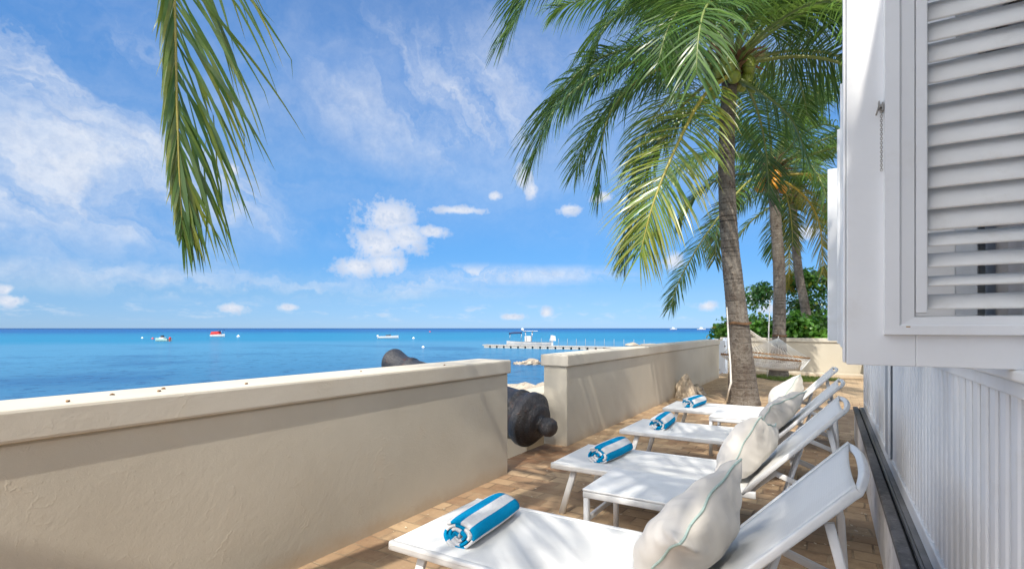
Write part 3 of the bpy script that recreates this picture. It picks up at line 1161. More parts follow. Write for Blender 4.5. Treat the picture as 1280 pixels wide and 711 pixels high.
def make_pillow(seed, size, thick, rot, cen):
    """square scatter cushion in its own xy plane (z = thickness), with piping round its seam"""
    n = 40
    m = MB()
    h = size / 2

    def edge(a, b):
        # seam outline pulled in between the corners
        px = a * h * (1 - 0.10 * (1 - b * b) - 0.012 * math.sin(b * 9 + seed))
        py = b * h * (1 - 0.10 * (1 - a * a) - 0.012 * math.sin(a * 8 + seed * 2))
        return px, py

    def seam_z(a, b):
        return 0.020 * math.sin(a * 2.4 + seed) * math.cos(b * 2.2 + seed * 1.7) + 0.004 * math.sin((a + b) * 9 + seed * 3)

    idx = {}
    vs = []
    for side in (1, -1):
        for i in range(n + 1):
            for j in range(n + 1):
                a, b = 2 * i / n - 1, 2 * j / n - 1
                a = math.sin(a * math.pi / 2)
                b = math.sin(b * math.pi / 2)
                on = i in (0, n) or j in (0, n)
                if side == -1 and on:
                    idx[(side, i, j)] = idx[(1, i, j)]
                    continue
                px, py = edge(a, b)
                prof = (max(0, 1 - a ** 2) * max(0, 1 - b ** 2)) ** 0.46
                z = thick * prof
                # creases running in from the seams and corners
                ed = max(abs(a), abs(b))
                q = Vector((px * 3.2, py * 3.2, seed * 7.3 + side))
                wr = mnoise.noise(q * 0.8) * 0.012 + mnoise.noise(q * 2.6) * 0.008
                tang = (b if abs(a) > abs(b) else a)
                ph = tang * 13 + seed * 3 + 2.5 * mnoise.noise(q * 0.9)
                cr = (1 - abs(math.sin(ph))) ** 2 * -0.034 * (ed ** 1.6) * (1 - ed ** 6) * (0.4 + 0.9 * abs(mnoise.noise(q * 0.7)))
                r_c = math.hypot(1 - abs(a), 1 - abs(b))
                fold = math.exp(-(r_c / 0.45) ** 2) * math.sin((abs(a) - abs(b)) * 14 + seed) * 0.017 * prof ** 0.3
                z += wr * min(1, prof * 1.8) + cr + fold
                idx[(side, i, j)] = len(vs)
                vs.append((px, py, side * z + seam_z(a, b)))
    fs = []
    for side in (1, -1):
        for i in range(n):
            for j in range(n):
                q = (idx[(side, i, j)], idx[(side, i + 1, j)], idx[(side, i + 1, j + 1)], idx[(side, i, j + 1)])
                fs.append(q if side == 1 else q[::-1])
    m.add(vs, fs, 0, True)
    # set in place, then let the seat and the backrest press it flat where it rests
    sn = Vector((-(BZ - SZ), 0, BX - HL)).normalized()
    hinge = Vector((HL, 0, SZ))
    nv = []
    for q in vs:
        w = rot @ Vector(q) + cen
        dz_ = w.z - (SZ + 0.001)
        if dz_ < 0.05:
            w.z = SZ + 0.001 + (0.05 * math.exp((dz_ - 0.05) / 0.05))
        db = (w - hinge).dot(sn) - 0.004
        if db < 0.05:
            w += sn * ((0.05 * math.exp((db - 0.05) / 0.05)) - db)
        nv.append(tuple(w - cen))
    vs = nv
    m.v = nv
    o = m.build('throw_pillow', M['fabric'])
    ring = []
    for k in range(n):
        ring.append((k, 0))
    for k in range(n):
        ring.append((n, k))
    for k in range(n):
        ring.append((n - k, n))
    for k in range(n + 1):
        ring.append((0, n - k))
    pts = []
    for (i, j) in ring:
        v = Vector(vs[idx[(1, i, j)]])
        pts.append(v + v.normalized() * 0.003)
    MB().tube(pts, 0.0046, 7).build('piping', M['piping'], o)
    return o


LY = [1.76, 3.40, 4.86, 6.46]
proto = make_lounger()
names4 = [('white mesh sun lounger nearest the camera, backrest raised', 'blue and white striped rolled towel on the nearest lounger', 'plump cream pillow with sea green piping on the nearest lounger'),
          ('white sun lounger second from the camera, just behind the side table', 'striped rolled towel on the second lounger, beside the cannon gap', 'large shaded cream pillow leaning on the second lounger'),
          ('white sun lounger third from the camera, between the two side tables', 'small striped rolled towel on the third lounger from the camera', 'crumpled cream pillow on the third lounger from the camera'),
          ('white sun lounger farthest from the camera, in front of the palm trunk', 'striped rolled towel on the farthest lounger, below the pale stone', 'cream pillow with pointed corner on the farthest lounger')]
FX = -1.735
lounger_x = [FX, FX, FX - 0.0, FX - 0.02]
tow = [(0.285, 0.355, 5), (0.30, 0.43, -4), (0.30, 0.42, 3), (0.29, 0.42, -6)]
# pillow: centre (dx from foot, y from lounger side, z), tilt from horizontal, spin in plane, yaw
pil = [(1.265, 0.325, 0.540, 60, -24, -4), (1.265, 0.36, 0.535, 58, 14, -10), (1.33, 0.40, 0.55, 54, -16, -22), (1.32, 0.40, 0.56, 56, 24, -6)]
for i in range(4):
    L = proto if i == 0 else copy_tree(proto)
    L.location = (lounger_x[i], LY[i], 0)
    L.rotation_euler.z = R((0, 0.6, -0.8, 0.5)[i])
    tag(L, names4[i][0], 'sun lounger', 'sun loungers in a row on the terrace')
    tx, ty, tr_ = tow[i]
    T = make_towel_obj(i + 1)
    T.location = (lounger_x[i] + tx, LY[i] + ty, SZ - 0.006)
    T.rotation_euler.z = R(tr_)
    tag(T, names4[i][1], 'towel', 'rolled towels on the loungers')
    px, py, pz, tilt, spin, yaw = pil[i]
    rot_ = Matrix.Rotation(R(yaw), 3, 'Z') @ Matrix.Rotation(R(-tilt), 3, 'Y') @ Matrix.Rotation(R(spin), 3, 'Z')
    cen_ = Vector((px, py, pz))
    P = make_pillow((1.3, 2.9, 4.1, 5.6)[i], (0.51, 0.50, 0.48, 0.48)[i], (0.14, 0.14, 0.13, 0.13)[i], rot_, cen_)
    P.location = (lounger_x[i] + px, LY[i] + py, pz)
    tag(P, names4[i][2], 'pillow', 'pillows on the loungers')


def make_table():
    r = empty('side_table', (0, 0, 0))
    S, H = 0.53, 0.42
    MB().box(0, S, 0, S, H - 0.014, H).build('table_top', M['frame'], r, bevel=0.005)
    m = MB()
    for y in (0.016, S - 0.016):
        m.tube([(0.004, y, H - 0.034), (S - 0.004, y, H - 0.034)], 1.0, prof=(0.015, 0.019), up=(0, 0, 1))
    for x in (0.016, S - 0.016):
        m.tube([(x, 0.03, H - 0.034), (x, S - 0.03, H - 0.034)], 1.0, prof=(0.013, 0.0185), up=(0, 0, 1))
    m.build('apron', M['frame'], r)
    for x in (0.02, S - 0.02):
        for y in (0.02, S - 0.02):
            MB().tube([(x, y, H - 0.05), (x, y, 0)], 1.0, prof=(0.0165, 0.0165), up=(1, 0, 0)).build('leg', M['frame'], r)
        MB().tube([(x, 0.03, 0.24), (x, S - 0.03, 0.24)], 1.0, prof=(0.011, 0.016), up=(0, 0, 1)).build('stretcher', M['frame'], r)
    return r


tb = make_table()
tb.location = (-1.225, 2.80, 0)
tag(tb, 'white square side table between the two nearest loungers, dappled with shade', 'side table', 'side tables between the loungers')
tb2 = copy_tree(tb)
tb2.location = (-1.09, 5.80, 0)
tag(tb2, 'white side table half hidden in front of the farthest lounger', 'side table', 'side tables between the loungers')

# ------------------------------------------------------------------ cannon
B0 = Vector((-2.76, 5.0, 0.335))
MZ = Vector((-5.18, 5.30, 0.895))
d = (MZ - B0).normalized()
rot = d.to_track_quat('X', 'Z').to_matrix().to_4x4()
Lc = (MZ - B0).length
prof = [(-0.285, 0.02), (-0.28, 0.06), (-0.25, 0.092), (-0.20, 0.105), (-0.15, 0.096), (-0.125, 0.082), (-0.11, 0.080), (-0.10, 0.09), (-0.092, 0.14), (-0.088, 0.19), (-0.05, 0.205), (-0.03, 0.23), (-0.022, 0.262), (0.0, 0.270), (0.012, 0.300), (0.03, 0.306), (0.09, 0.306), (0.105, 0.298), (0.112, 0.272), (0.20, 0.268), (0.215, 0.285), (0.25, 0.285), (0.262, 0.266),
        (0.75, 0.235), (0.77, 0.25), (0.82, 0.25), (0.84, 0.228), (1.3, 0.195), (1.32, 0.208), (1.36, 0.208), (1.38, 0.19), (2.05, 0.145), (2.07, 0.16), (2.10, 0.16), (2.12, 0.145), (2.25, 0.145), (2.34, 0.165), (2.42, 0.186), (2.46, 0.188), (2.50, 0.165), (2.50, 0.075), (2.2, 0.07)]
prof2 = []
for (a, b) in zip(prof, prof[1:]):
    st = max(1, int(abs(b[0] - a[0]) / 0.05))
    for k in range(st):
        t = k / st
        prof2.append((a[0] + (b[0] - a[0]) * t, a[1] + (b[1] - a[1]) * t))
prof2.append(prof[-1])
cn = MB()
cn.lathe(prof2, 48)
vv = []
for (x, y, z) in cn.v:
    r_ = math.hypot(y, z)
    k = 1 + 0.010 * fnoise((x, y, z), 4.0) + 0.009 * fnoise((x, y, z), 17.0)
    vv.append((x + 0.006 * fnoise((x, y, z), 6.0, (9, 0, 0)), y * k, z * k))
cn.v = vv
ce = empty('cannon', (0, 0, 0))
ce.matrix_world = Matrix.Translation(B0) @ rot
tag(ce, 'old rusted iron cannon lying through the gap in the wall', 'cannon')
cn.build('barrel', M['iron'], ce)
tm = MB()
tm.tube([(1.1, -0.36, -0.03), (1.1, 0.36, -0.03)], 0.07, 16)
tm.build('trunnion', M['iron'], ce)


# ------------------------------------------------------------------ rocks
def rock(name, loc, size, seed, mat, label, rough=0.35, sub=5, sc=1.2, peak=0.0):
    bm = bmesh.new()
    bmesh.ops.create_icosphere(bm, subdivisions=sub, radius=1.0)
    for v in bm.verts:
        p = v.co.copy()
        n1 = fnoise(p, sc, (seed, seed * 2, 0), 6)
        cell = mnoise.voronoi(p * 1.6 + Vector((seed, 0, seed)))[0][0]
        k = 1 + rough * n1 + rough * 0.5 * (cell - 0.5)
        q = p * k
        pk = 1 - peak * (q.z * 0.5 + 0.5)
        q = Vector((q.x * pk, q.y * pk, q.z))
        v.co = Vector((q.x * size[0], q.y * size[1], q.z * size[2]))
    me = bpy.data.meshes.new(name)
    bm.to_mesh(me)
    bm.free()
    me.materials.append(mat)
    for pl in me.polygons:
        pl.use_smooth = sub > 3
    o = bpy.data.objects.new(name, me)
    COL.objects.link(o)
    o.location = loc
    o.rotation_euler.z = seed
    tag(o, label, 'rock')
    return o


o = rock('coral_stone', (-2.37, 10.35, 0.15), (0.22, 0.27, 0.31), 4.6, M['coral'], 'pointed pale coral stone at the foot of the wall before the palm', 0.22, 5, 1.4, 0.6)
rock('stone', (-2.33, 11.0, 0.06), (0.16, 0.2, 0.14), 7.1, M['rock'], 'low dark stone behind the pale coral stone at the wall', 0.3)
rock('shore_rock', (-8.4, 16.0, -1.9), (2.0, 2.2, 1.25), 5.2, M['shorepale'], 'pale weathered shore rock seen through the wall gap', 0.45)
rock('shore_rock', (-9.6, 14.9, -2.4), (0.9, 0.9, 0.75), 8.2, M['rock'], 'dark low rock at the water edge beside the pale shore rock', 0.5)
for (u, t, sx, sz, sd, lb) in ((664, 55.8, 1.25, 0.62, 2.4, 'brown rock standing in the water beyond the wall gap, the larger'), (648.5, 55.5, 0.5, 0.42, 6.4, 'small brown rock in the water left of the larger one')):
    c_ = Vector((-0.5194, 0.8545, 0)) * t + Vector((0.8545, 0.5194, 0)) * ((u - 640) / 652 * t)
    rock('sea_rock', (c_.x, c_.y, -2.6), (sx, sx * .9, sz), sd, M['rock'], lb, 0.5)
for k, (x, y, s) in enumerate(((-37.0, 112, 1.4), (-33.5, 112, 2.0), (-30.5, 113, 1.2))):
    rock('reef_rock', (x, y, -2.55), (s, s, 0.62), 11.5 + k * 3.1, M['rock'],
         ('low dark reef rock left of the others beyond the jetty', 'widest reef rock in the middle of the far three', 'small dark reef rock right of the others above the wall')[k], 0.5, 4)


# ------------------------------------------------------------------ palms
def frond(mb, rnd, base, az, elev, L, droop, n=62, leaf=0.72, wid=0.042, segs=4, yellow=0.0, pts=None, grav=1.9, flip=0.0, start=0.17, side_curl=0.0, tintbase=None, fwd=(0.35, 1.10), lside=1.0, taper=0.30, rscale=1.0, jit=0.12, wild=0.0):
    """pinnate palm leaf; adds rachis (material 1) and leaflets (material 0) to mb"""
    N = 26
    P, Tn = [], []
    if pts:
        q = [Vector(p) for p in pts]
        q = [q[0] * 2 - q[1]] + q + [q[-1] * 2 - q[-2]]
        for i in range(N + 1):
            t = i / N * (len(q) - 3)
            k = min(int(t), len(q) - 4)
            f = t - k
            a, b, c, e = q[k:k + 4]
            P.append(0.5 * ((2 * b) + (c - a) * f + (2 * a - 5 * b + 4 * c - e) * f * f + (3 * b - a - 3 * c + e) * f ** 3))
        L = sum((P[i + 1] - P[i]).length for i in range(N))
    else:
        p = Vector(base)
        for i in range(N + 1):
            s = i / N
            el = elev - droop * s ** 1.35
            el = max(el, -1.50)
            a2 = az + side_curl * s * s
            P.append(p.copy())
            p = p + Vector((math.cos(a2) * math.cos(el), math.sin(a2) * math.cos(el), math.sin(el))) * (L / N)
    for i in range(N + 1):
        Tn.append((P[min(i + 1, N)] - P[max(i - 1, 0)]).normalized())
    h0 = P[-1] - P[0]
    h0.z = 0
    if h0.length < 0.05:
        h0 = Vector((math.cos(az), math.sin(az), 0))
    h0.normalize()
    side0 = Vector((-h0.y, h0.x, 0))
    n0 = len(mb.v)
    rr = [0.034 * (1 - (i / N)) ** 0.8 + 0.004 for i in range(N + 1)]
    rr[0] = 0.055
    rr[1] = 0.042
    rr = [q_ * rscale for q_ in rr]
    mb.tube(P, rr, 6, mi=1)
    tint = mb.attr.setdefault('tint', [])
    tint += [(0.5, yellow, 0)] * (len(mb.v) - n0)
    fr_tint = rnd.uniform(0.05, 0.95) if tintbase is None else tintbase
    for i in range(n):
        s = start + (1 - start) * (i + 0.5) / n
        fi = s * N
        k = min(int(fi), N - 1)
        f = fi - k
        p0 = P[k].lerp(P[k + 1], f)
        T = Tn[k].lerp(Tn[k + 1], f).normalized()
        S = side0 - T * side0.dot(T)
        S.normalize()
        U = S.cross(T)
        if U.z < 0 and abs(T.z) < 0.95:
            pass
        tw = flip + 0.25 * math.sin(s * 3)
        S2 = S * math.cos(tw) + U * math.sin(tw)
        U2 = U * math.cos(tw) - S * math.sin(tw)
        u = (s - start) / (1 - start)
        ll = leaf * (0.45 + 0.75 * math.sin(math.pi * min(1, (u * 0.72 + 0.12))) ** 0.9) * (1 - taper * u ** 2.2)
        fw = fwd[0] + (fwd[1] - fwd[0]) * u + rnd.uniform(-jit, jit)
        for sd in (1, -1):
            l = ll * rnd.uniform(0.82, 1.08) * (lside if sd > 0 else 1)
            if rnd.random() < 0.05:
                continue
            d = (S2 * sd * math.cos(fw) + T * math.sin(fw) + U2 * rnd.uniform(-0.30, 0.10)).normalized()
            c = p0.copy()
            b0 = len(mb.v)
            tk = min(1, max(0, fr_tint + rnd.uniform(-0.28, 0.28)))
            yk = min(1, max(0, yellow * rnd.uniform(0.6, 1.3)))
            gr = grav * rnd.uniform(0.75 - 0.35 * wild, 1.25 + 0.5 * wild)
            gr *= 1 - 0.75 * max(0.0, -T.z) ** 1.5 if not wild else 1
            if wild and sd > 0:
                d = (S2 * sd * 0.22 + T + U2 * rnd.uniform(-0.2, 0.2)).normalized()
            kink = rnd.randint(3, segs) if (wild and rnd.random() < 0.35) else -1
            kd = Vector((rnd.uniform(-.5, .5), rnd.uniform(-.5, .5), rnd.uniform(-.7, 0.1)))
            wd = wid * rnd.uniform(0.8, 1.1)
            tws = rnd.uniform(-0.5, 0.5)
            for q in range(segs + 1):
                t = q / segs
                w = wd * (0.55 + 0.9 * t if t < 0.35 else 0.865 * (1 - ((t - 0.35) / 0.65) ** 1.6) + 0.02)
                W = T - d * T.dot(d)
                if W.length < 0.05:
                    W = U2 - d * U2.dot(d)
                W.normalize()
                B = d.cross(W)
                W2 = W * math.cos(tws + t * 0.6) + B * math.sin(tws + t * 0.6)
                mb.v.append(tuple(c - W2 * w * 0.5))
                mb.v.append(tuple(c + W2 * w * 0.5))
                yy = min(1, yk + 0.45 * yellow * t)
                tint.append((tk, yy, 0))
                tint.append((tk, yy, 0))
                c = c + d * (l / segs)
                if q == kink:
                    d = (d + kd).normalized()
                d = (d + Vector((0, 0, -1)) * gr * (1.5 / segs) * (0.35 + t)).normalized()
            for q in range(segs):
                mb.f.append((b0 + 2 * q, b0 + 2 * q + 1, b0 + 2 * q + 3, b0 + 2 * q + 2))
                mb.mi.append(0)
                mb.sm.append(True)
    return P


def palm_trunk(root, path, radii, seed):
    """ringed trunk; path in root coordinates"""
    m = MB()
    q = [Vector(p) for p in path]
    q = [q[0] * 2 - q[1]] + q + [q[-1] * 2 - q[-2]]
    NS = 22
    tot = sum((q[i + 1] - q[i]).length for i in range(1, len(q) - 2))
    step = 0.016
    NR_ = int(tot / step)
    rnd = random.Random(seed)
    vs, ring = [], []
    # ring scars at uneven spacing
    cuts = [0.0]
    while cuts[-1] < tot:
        cuts.append(cuts[-1] + rnd.uniform(0.045, 0.095))
    ci = 0
    for i in range(NR_ + 1):
        t = i / NR_ * (len(q) - 3)
        k = min(int(t), len(q) - 4)
        f = t - k
        a, b, c, e = q[k:k + 4]
        p = 0.5 * ((2 * b) + (c - a) * f + (2 * a - 5 * b + 4 * c - e) * f * f + (3 * b - a - 3 * c + e) * f ** 3)
        L = i / NR_ * tot
        while ci < len(cuts) - 2 and cuts[ci + 1] < L:
            ci += 1
        fr = (L - cuts[ci]) / (cuts[ci + 1] - cuts[ci])
        rt = i / NR_ * (len(radii) - 1)
        kk = min(int(rt), len(radii) - 2)
        r0 = radii[kk] + (radii[kk + 1] - radii[kk]) * (rt - kk)
        g_ = max(0.0, (fr - 0.62) / 0.38)
        for s in range(NS):
            an = 2 * math.pi * s / NS
            nz = fnoise((math.cos(an) * 1.2, math.sin(an) * 1.2, L * 2.0), 1.0, (seed, 0, 0), 3)
            rr = r0 * (1 + 0.035 * nz - 0.06 * (g_ ** 2) + 0.03 * fr)
            if L < 0.25:
                rr *= 1 + 0.10 * (1 - L / 0.25) ** 2 + 0.04 * nz
            vs.append((p.x + math.cos(an) * rr, p.y + math.sin(an) * rr, p.z))
            ring.append(g_ * (0.75 + 0.5 * nz))
    fs = [(i * NS + s, i * NS + (s + 1) % NS, (i + 1) * NS + (s + 1) % NS, (i + 1) * NS + s) for i in range(NR_) for s in range(NS)]
    m.add(vs, fs, 0, True)
    m.attr['ring'] = ring
    return m.build('trunk', M['trunk'], root)


def palm(loc, label, path, radii, seed, n_fronds, L, leaf, specials=(), nuts=0, nutmat='nut', n_leaf=62, wid=0.042, segs=4, skip=None, yellow_low=0.5, droop=1.35, name='coconut_palm', elev0=82, elev1=-42):
    root = empty(name, loc)
    tag(root, label, 'palm tree', 'coconut palms')
    rnd = random.Random(seed)
    palm_trunk(root, path, radii, seed)
    top = Vector(path[-1])
    for i in range(n_fronds):
        t = (i + 0.5) / n_fronds
        az = i * 2.39996 + rnd.uniform(-0.2, 0.2)
        elev = R(elev0 + (elev1 - elev0) * t ** 0.85) + rnd.uniform(-0.10, 0.10)
        if skip and skip(math.degrees(az) % 360, math.degrees(elev)):
            continue
        m = MB()
        b = top + Vector((math.cos(az) * 0.10, math.sin(az) * 0.10, 0.25 - 0.35 * t))
        yl = max(0, (t - 0.62) / 0.38) * yellow_low * rnd.uniform(0.2, 1.3)
        frond(m, rnd, b, az, elev, L * rnd.uniform(0.86, 1.06) * (0.72 if t < 0.08 else 1), droop * rnd.uniform(0.8, 1.2) * (0.75 + 0.5 * t), n_leaf, leaf, wid, segs, yl, flip=rnd.uniform(-0.45, 0.45), side_curl=rnd.uniform(-0.35, 0.35))
        m.build('frond', [M['palmleaf'], M['rachis']], root)
    for sp_ in specials:
        m = MB()
        frond(m, rnd, None, 0, 0, 0, 0, sp_.get('n', n_leaf), sp_.get('leaf', leaf), sp_.get('wid', wid), sp_.get('segs', segs + 1), sp_.get('yellow', 0.0), pts=sp_['pts'], grav=sp_.get('grav', 2.1), flip=sp_.get('flip', 0.0), start=sp_.get('start', 0.16), tintbase=sp_.get('tint'), fwd=sp_.get('fwd', (0.35, 1.10)), lside=sp_.get('lside', 1.0), taper=sp_.get('taper', 0.30), rscale=sp_.get('rr', 1.0), jit=sp_.get('jit', 0.12), wild=sp_.get('wild', 0.0))
        o = m.build('frond', [M['palmleaf'], M['rachis']], root)
        if sp_.get('label'):
            o['label'] = sp_['label']
    # brown sheaths and spent flower stalks round the heart
    sm_ = MB()
    for i in range(16):
        az = i * 2.39996 + 0.7
        b = top + Vector((math.cos(az) * 0.09, math.sin(az) * 0.09, rnd.uniform(-0.25, 0.15)))
        e = b + Vector((math.cos(az) * rnd.uniform(0.35, 0.6), math.sin(az) * rnd.uniform(0.35, 0.6), rnd.uniform(0.0, 0.45)))
        mid = (b + e) / 2 + Vector((0, 0, 0.10))
        sm_.tube([b, mid, e], [0.045, 0.04, 0.008], 6)
    sm_.tube([top + Vector((0, 0, -0.3)), top + Vector((0, 0, 0.0)), top + Vector((0, 0, 0.45))], [radii[-1] * 1.02, radii[-1] * 1.25, 0.06], 12)
    sm_.build('leaf_sheaths', M['husk'], root)
    st = MB()
    for i in range(int(nuts / 2)):
        az = i * 2.0 + seed
        b = top + Vector((math.cos(az) * 0.14, math.sin(az) * 0.14, -0.05))
        for k in range(5):
            e = b + Vector((math.cos(az + rnd.uniform(-.5, .5)) * rnd.uniform(.3, .6), math.sin(az + rnd.uniform(-.5, .5)) * rnd.uniform(.3, .6), rnd.uniform(-.2, .35)))
            st.tube([b, (b + e) / 2 + Vector((0, 0, .04)), e], [0.012, 0.008, 0.003], 5)
    if nuts:
        st.build('flower_stalks', M['rachis'], root)
        st_me = root.children[-1].data
    for i in range(nuts):
        cl = i % 4
        az = cl * 1.65 + seed * 0.7 + rnd.uniform(-0.35, 0.35)
        rr = rnd.uniform(0.24, 0.40)
        sz = rnd.uniform(0.085, 0.12)
        m = MB()
        prof = []
        for q in range(11):
            a = math.pi * q / 10
            prof.append((-math.cos(a) * sz * 1.25, math.sin(a) * sz * (1 + 0.06 * math.cos(3 * a)) + 0.001))
        mt = Matrix.Translation(top + Vector((math.cos(az) * rr, math.sin(az) * rr, rnd.uniform(-0.42, 0.02)))) @ Matrix.Rotation(R(rnd.uniform(50, 120)), 4, 'Y')
        m.lathe(prof, 12, mat=mt)
        m.build('coconut', M[nutmat], root)
    return root


# view axes of the terrace (for choosing where the photograph's fronds hang)
FWD = Vector((-0.5194, 0.8545, 0))
RGT = Vector((0.8545, 0.5194, 0))


def at(u, v, t):
    """point seen at photograph pixel (u, v) at depth t metres"""
    return FWD * t + RGT * ((u - 640) / 652 * t) + Vector((0, 0, EYE - (v - 410) / 652 * t))


p1 = Vector((-1.29, 10.05, 0))
path1 = [at(930, 508, 9.28) - p1, at(926, 440, 9.28) - p1, at(919, 372, 9.28) - p1, at(912, 300, 9.28) - p1, at(908, 210, 9.28) - p1, at(910, 140, 9.3) - p1, at(913, 86, 9.3) - p1]
path1[0].z = -0.05
T1 = 9.3
sp1 = [
    dict(pts=[at(905, 78, T1) - p1, at(830, 72, T1 - .2) - p1, at(750, 92, T1 - .4) - p1, at(692, 140, T1 - .5) - p1, at(668, 196, T1 - .5) - p1], leaf=1.2, n=120, tint=0.35, label='long green frond arching left over the sea'),
    dict(pts=[at(915, 92, T1 - .2) - p1, at(880, 120, T1 - .9) - p1, at(848, 178, T1 - 1.3) - p1, at(818, 250, T1 - 1.5) - p1, at(800, 318, T1 - 1.5) - p1], leaf=1.1, n=105, yellow=0.5, tint=0.9, flip=0.35, label='yellowing frond hanging down in front of the crown'),
    dict(pts=[at(895, 120, T1 + .3) - p1, at(850, 150, T1 + .7) - p1, at(808, 205, T1 + .9) - p1, at(790, 275, T1 + 1.0) - p1, at(782, 318, T1 + 1.0) - p1], leaf=1.1, n=110, tint=0.1),
    dict(pts=[at(905, 60, T1) - p1, at(840, 0, T1 - .8) - p1, at(750, -45, T1 - 1.2) - p1, at(680, -30, T1 - 1.4) - p1, at(640, 35, T1 - 1.4) - p1], leaf=1.2, n=120, tint=0.3),
    dict(pts=[at(930, 62, T1) - p1, at(968, 18, T1 - .5) - p1, at(1020, -12, T1 - .9) - p1, at(1060, 10, T1 - 1.1) - p1, at(1085, 60, T1 - 1.2) - p1], leaf=0.95, n=115, tint=0.6, grav=1.5),
    dict(pts=[at(925, 100, T1 - .2) - p1, at(955, 118, T1 - .5) - p1, at(990, 150, T1 - .6) - p1, at(1010, 200, T1 - .6) - p1], leaf=0.66, n=54, tint=0.5),
    dict(pts=[at(915, 70, T1 + .1) - p1, at(880, 20, T1 + .3) - p1, at(820, -5, T1 + .3) - p1, at(760, 30, T1 + .2) - p1, at(735, 90, T1 + .2) - p1], leaf=1.2, n=115, tint=0.45),
    dict(pts=[at(915, 70, T1 - .1) - p1, at(900, 10, T1 - .7) - p1, at(870, -10, T1 - 1.3) - p1, at(838, 30, T1 - 1.7) - p1, at(822, 80, T1 - 1.8) - p1], leaf=1.2, n=115, tint=0.25),
]
# directions in which the photograph's own fronds are placed above are thinned from the random crown
palm(p1, 'tall coconut palm with green nuts rising beside the farthest lounger', path1, [0.27, 0.195, 0.168, 0.150, 0.138, 0.128, 0.125], 11, 30, 3.9, 1.08, sp1, 22, 'nut', 100, 0.034, elev1=-25, droop=1.75,
     skip=lambda a, e: e < -8)
p2 = Vector((-1.16, 15.9, 0))
T2 = 14.2
path2 = [at(973, 474, T2) - p2, at(974, 420, T2) - p2, at(974, 340, T2) - p2, at(970, 280, T2) - p2, at(966, 218, T2) - p2]
path2[0].z = -0.05
sp2 = [
    dict(pts=[at(964, 212, T2) - p2, at(930, 232, T2 - .6) - p2, at(885, 290, T2 - 1.0) - p2, at(852, 345, T2 - 1.2) - p2, at(838, 385, T2 - 1.2) - p2], leaf=0.72, n=105, tint=0.5, yellow=0.25),
    dict(pts=[at(975, 205, T2) - p2, at(1000, 195, T2 - .9) - p2, at(1025, 225, T2 - 1.5) - p2, at(1042, 280, T2 - 1.8) - p2], leaf=0.75, n=56, tint=0.6),
]
palm(p2, 'middle coconut palm with orange nuts behind the hammock', path2, [0.26, 0.165, 0.15, 0.14, 0.13], 23, 25, 3.4, 0.82, sp2, 10, 'nutorange', 84, 0.038, elev1=-12, yellow_low=0.9, droop=1.5, skip=lambda a, e: 215 < a < 330 and e < 20)
p3 = Vector((0.05, 21.2, 0))
T3 = 18.2
path3 = [at(1013, 440, T3) - p3, at(1008, 395, T3) - p3, at(999, 345, T3) - p3, at(993, 290, T3) - p3, at(990, 245, T3) - p3]
path3[0].z = -0.06
palm(p3, 'thin leaning coconut palm standing behind the far wall', path3, [0.2, 0.155, 0.14, 0.13, 0.13], 37, 20, 3.6, 0.82, (), 4, 'nut', 70, 0.046, elev1=-30, yellow_low=1.3, skip=lambda a, e: 200 < a < 330 and e < 15)

# palm standing beside the viewer: its hanging frond enters the picture and its crown dapples the terrace
p4 = Vector((-3.7, -2.4, 0))
top4 = Vector((-0.95, -0.35, 6.0))
path4 = [Vector((-3.7, -2.4, -0.3)) - p4, Vector((-3.0, -2.15, 1.3)) - p4, Vector((-2.1, -1.6, 3.0)) - p4, top4 - p4]
TT = 3.1
sp4 = [dict(pts=[top4 + Vector((-.1, .1, .1)) - p4, Vector((-2.3, 0.55, 6.1)) - p4, at(196, -330, TT) - p4, at(212, -160, TT) - p4, at(218, 0, TT) - p4, at(221, 120, TT) - p4, at(224, 215, TT) - p4, at(228, 288, TT) - p4],
            leaf=1.02, n=104, wid=0.026, segs=9, tint=0.40, yellow=0.40, grav=0.75, flip=0.1, start=0.28, fwd=(0.74, 1.42), lside=0.46, taper=0.70, rr=0.45, jit=0.22, wild=1.0, label='old frond hanging down with browning leaflet tips'),
       dict(pts=[top4 - p4, Vector((-.75, -1.3, 6.75)) - p4, Vector((-.45, -2.3, 6.7)) - p4, Vector((-.1, -3.3, 6.0)) - p4], leaf=0.8, n=60, grav=1.0),  # unseen frond added to shade the nearest lounger
       dict(pts=[top4 - p4, Vector((-.25, -1.1, 6.8)) - p4, Vector((.35, -1.9, 6.7)) - p4, Vector((.9, -2.7, 6.0)) - p4], leaf=0.8, n=60, grav=1.0)]  # second out-of-view frond added for shade on the same seat
palm(p4, 'nearby coconut palm leaning over the near wall, one frond hanging into view', path4, [0.22, 0.17, 0.15, 0.13], 53, 26, 3.3, 0.72, sp4, 0, 'nut', 46, 0.038, elev1=-5, droop=0.9,
     skip=lambda a, e: (95 < a < 180 and e < 45) or 195 < a < 290)


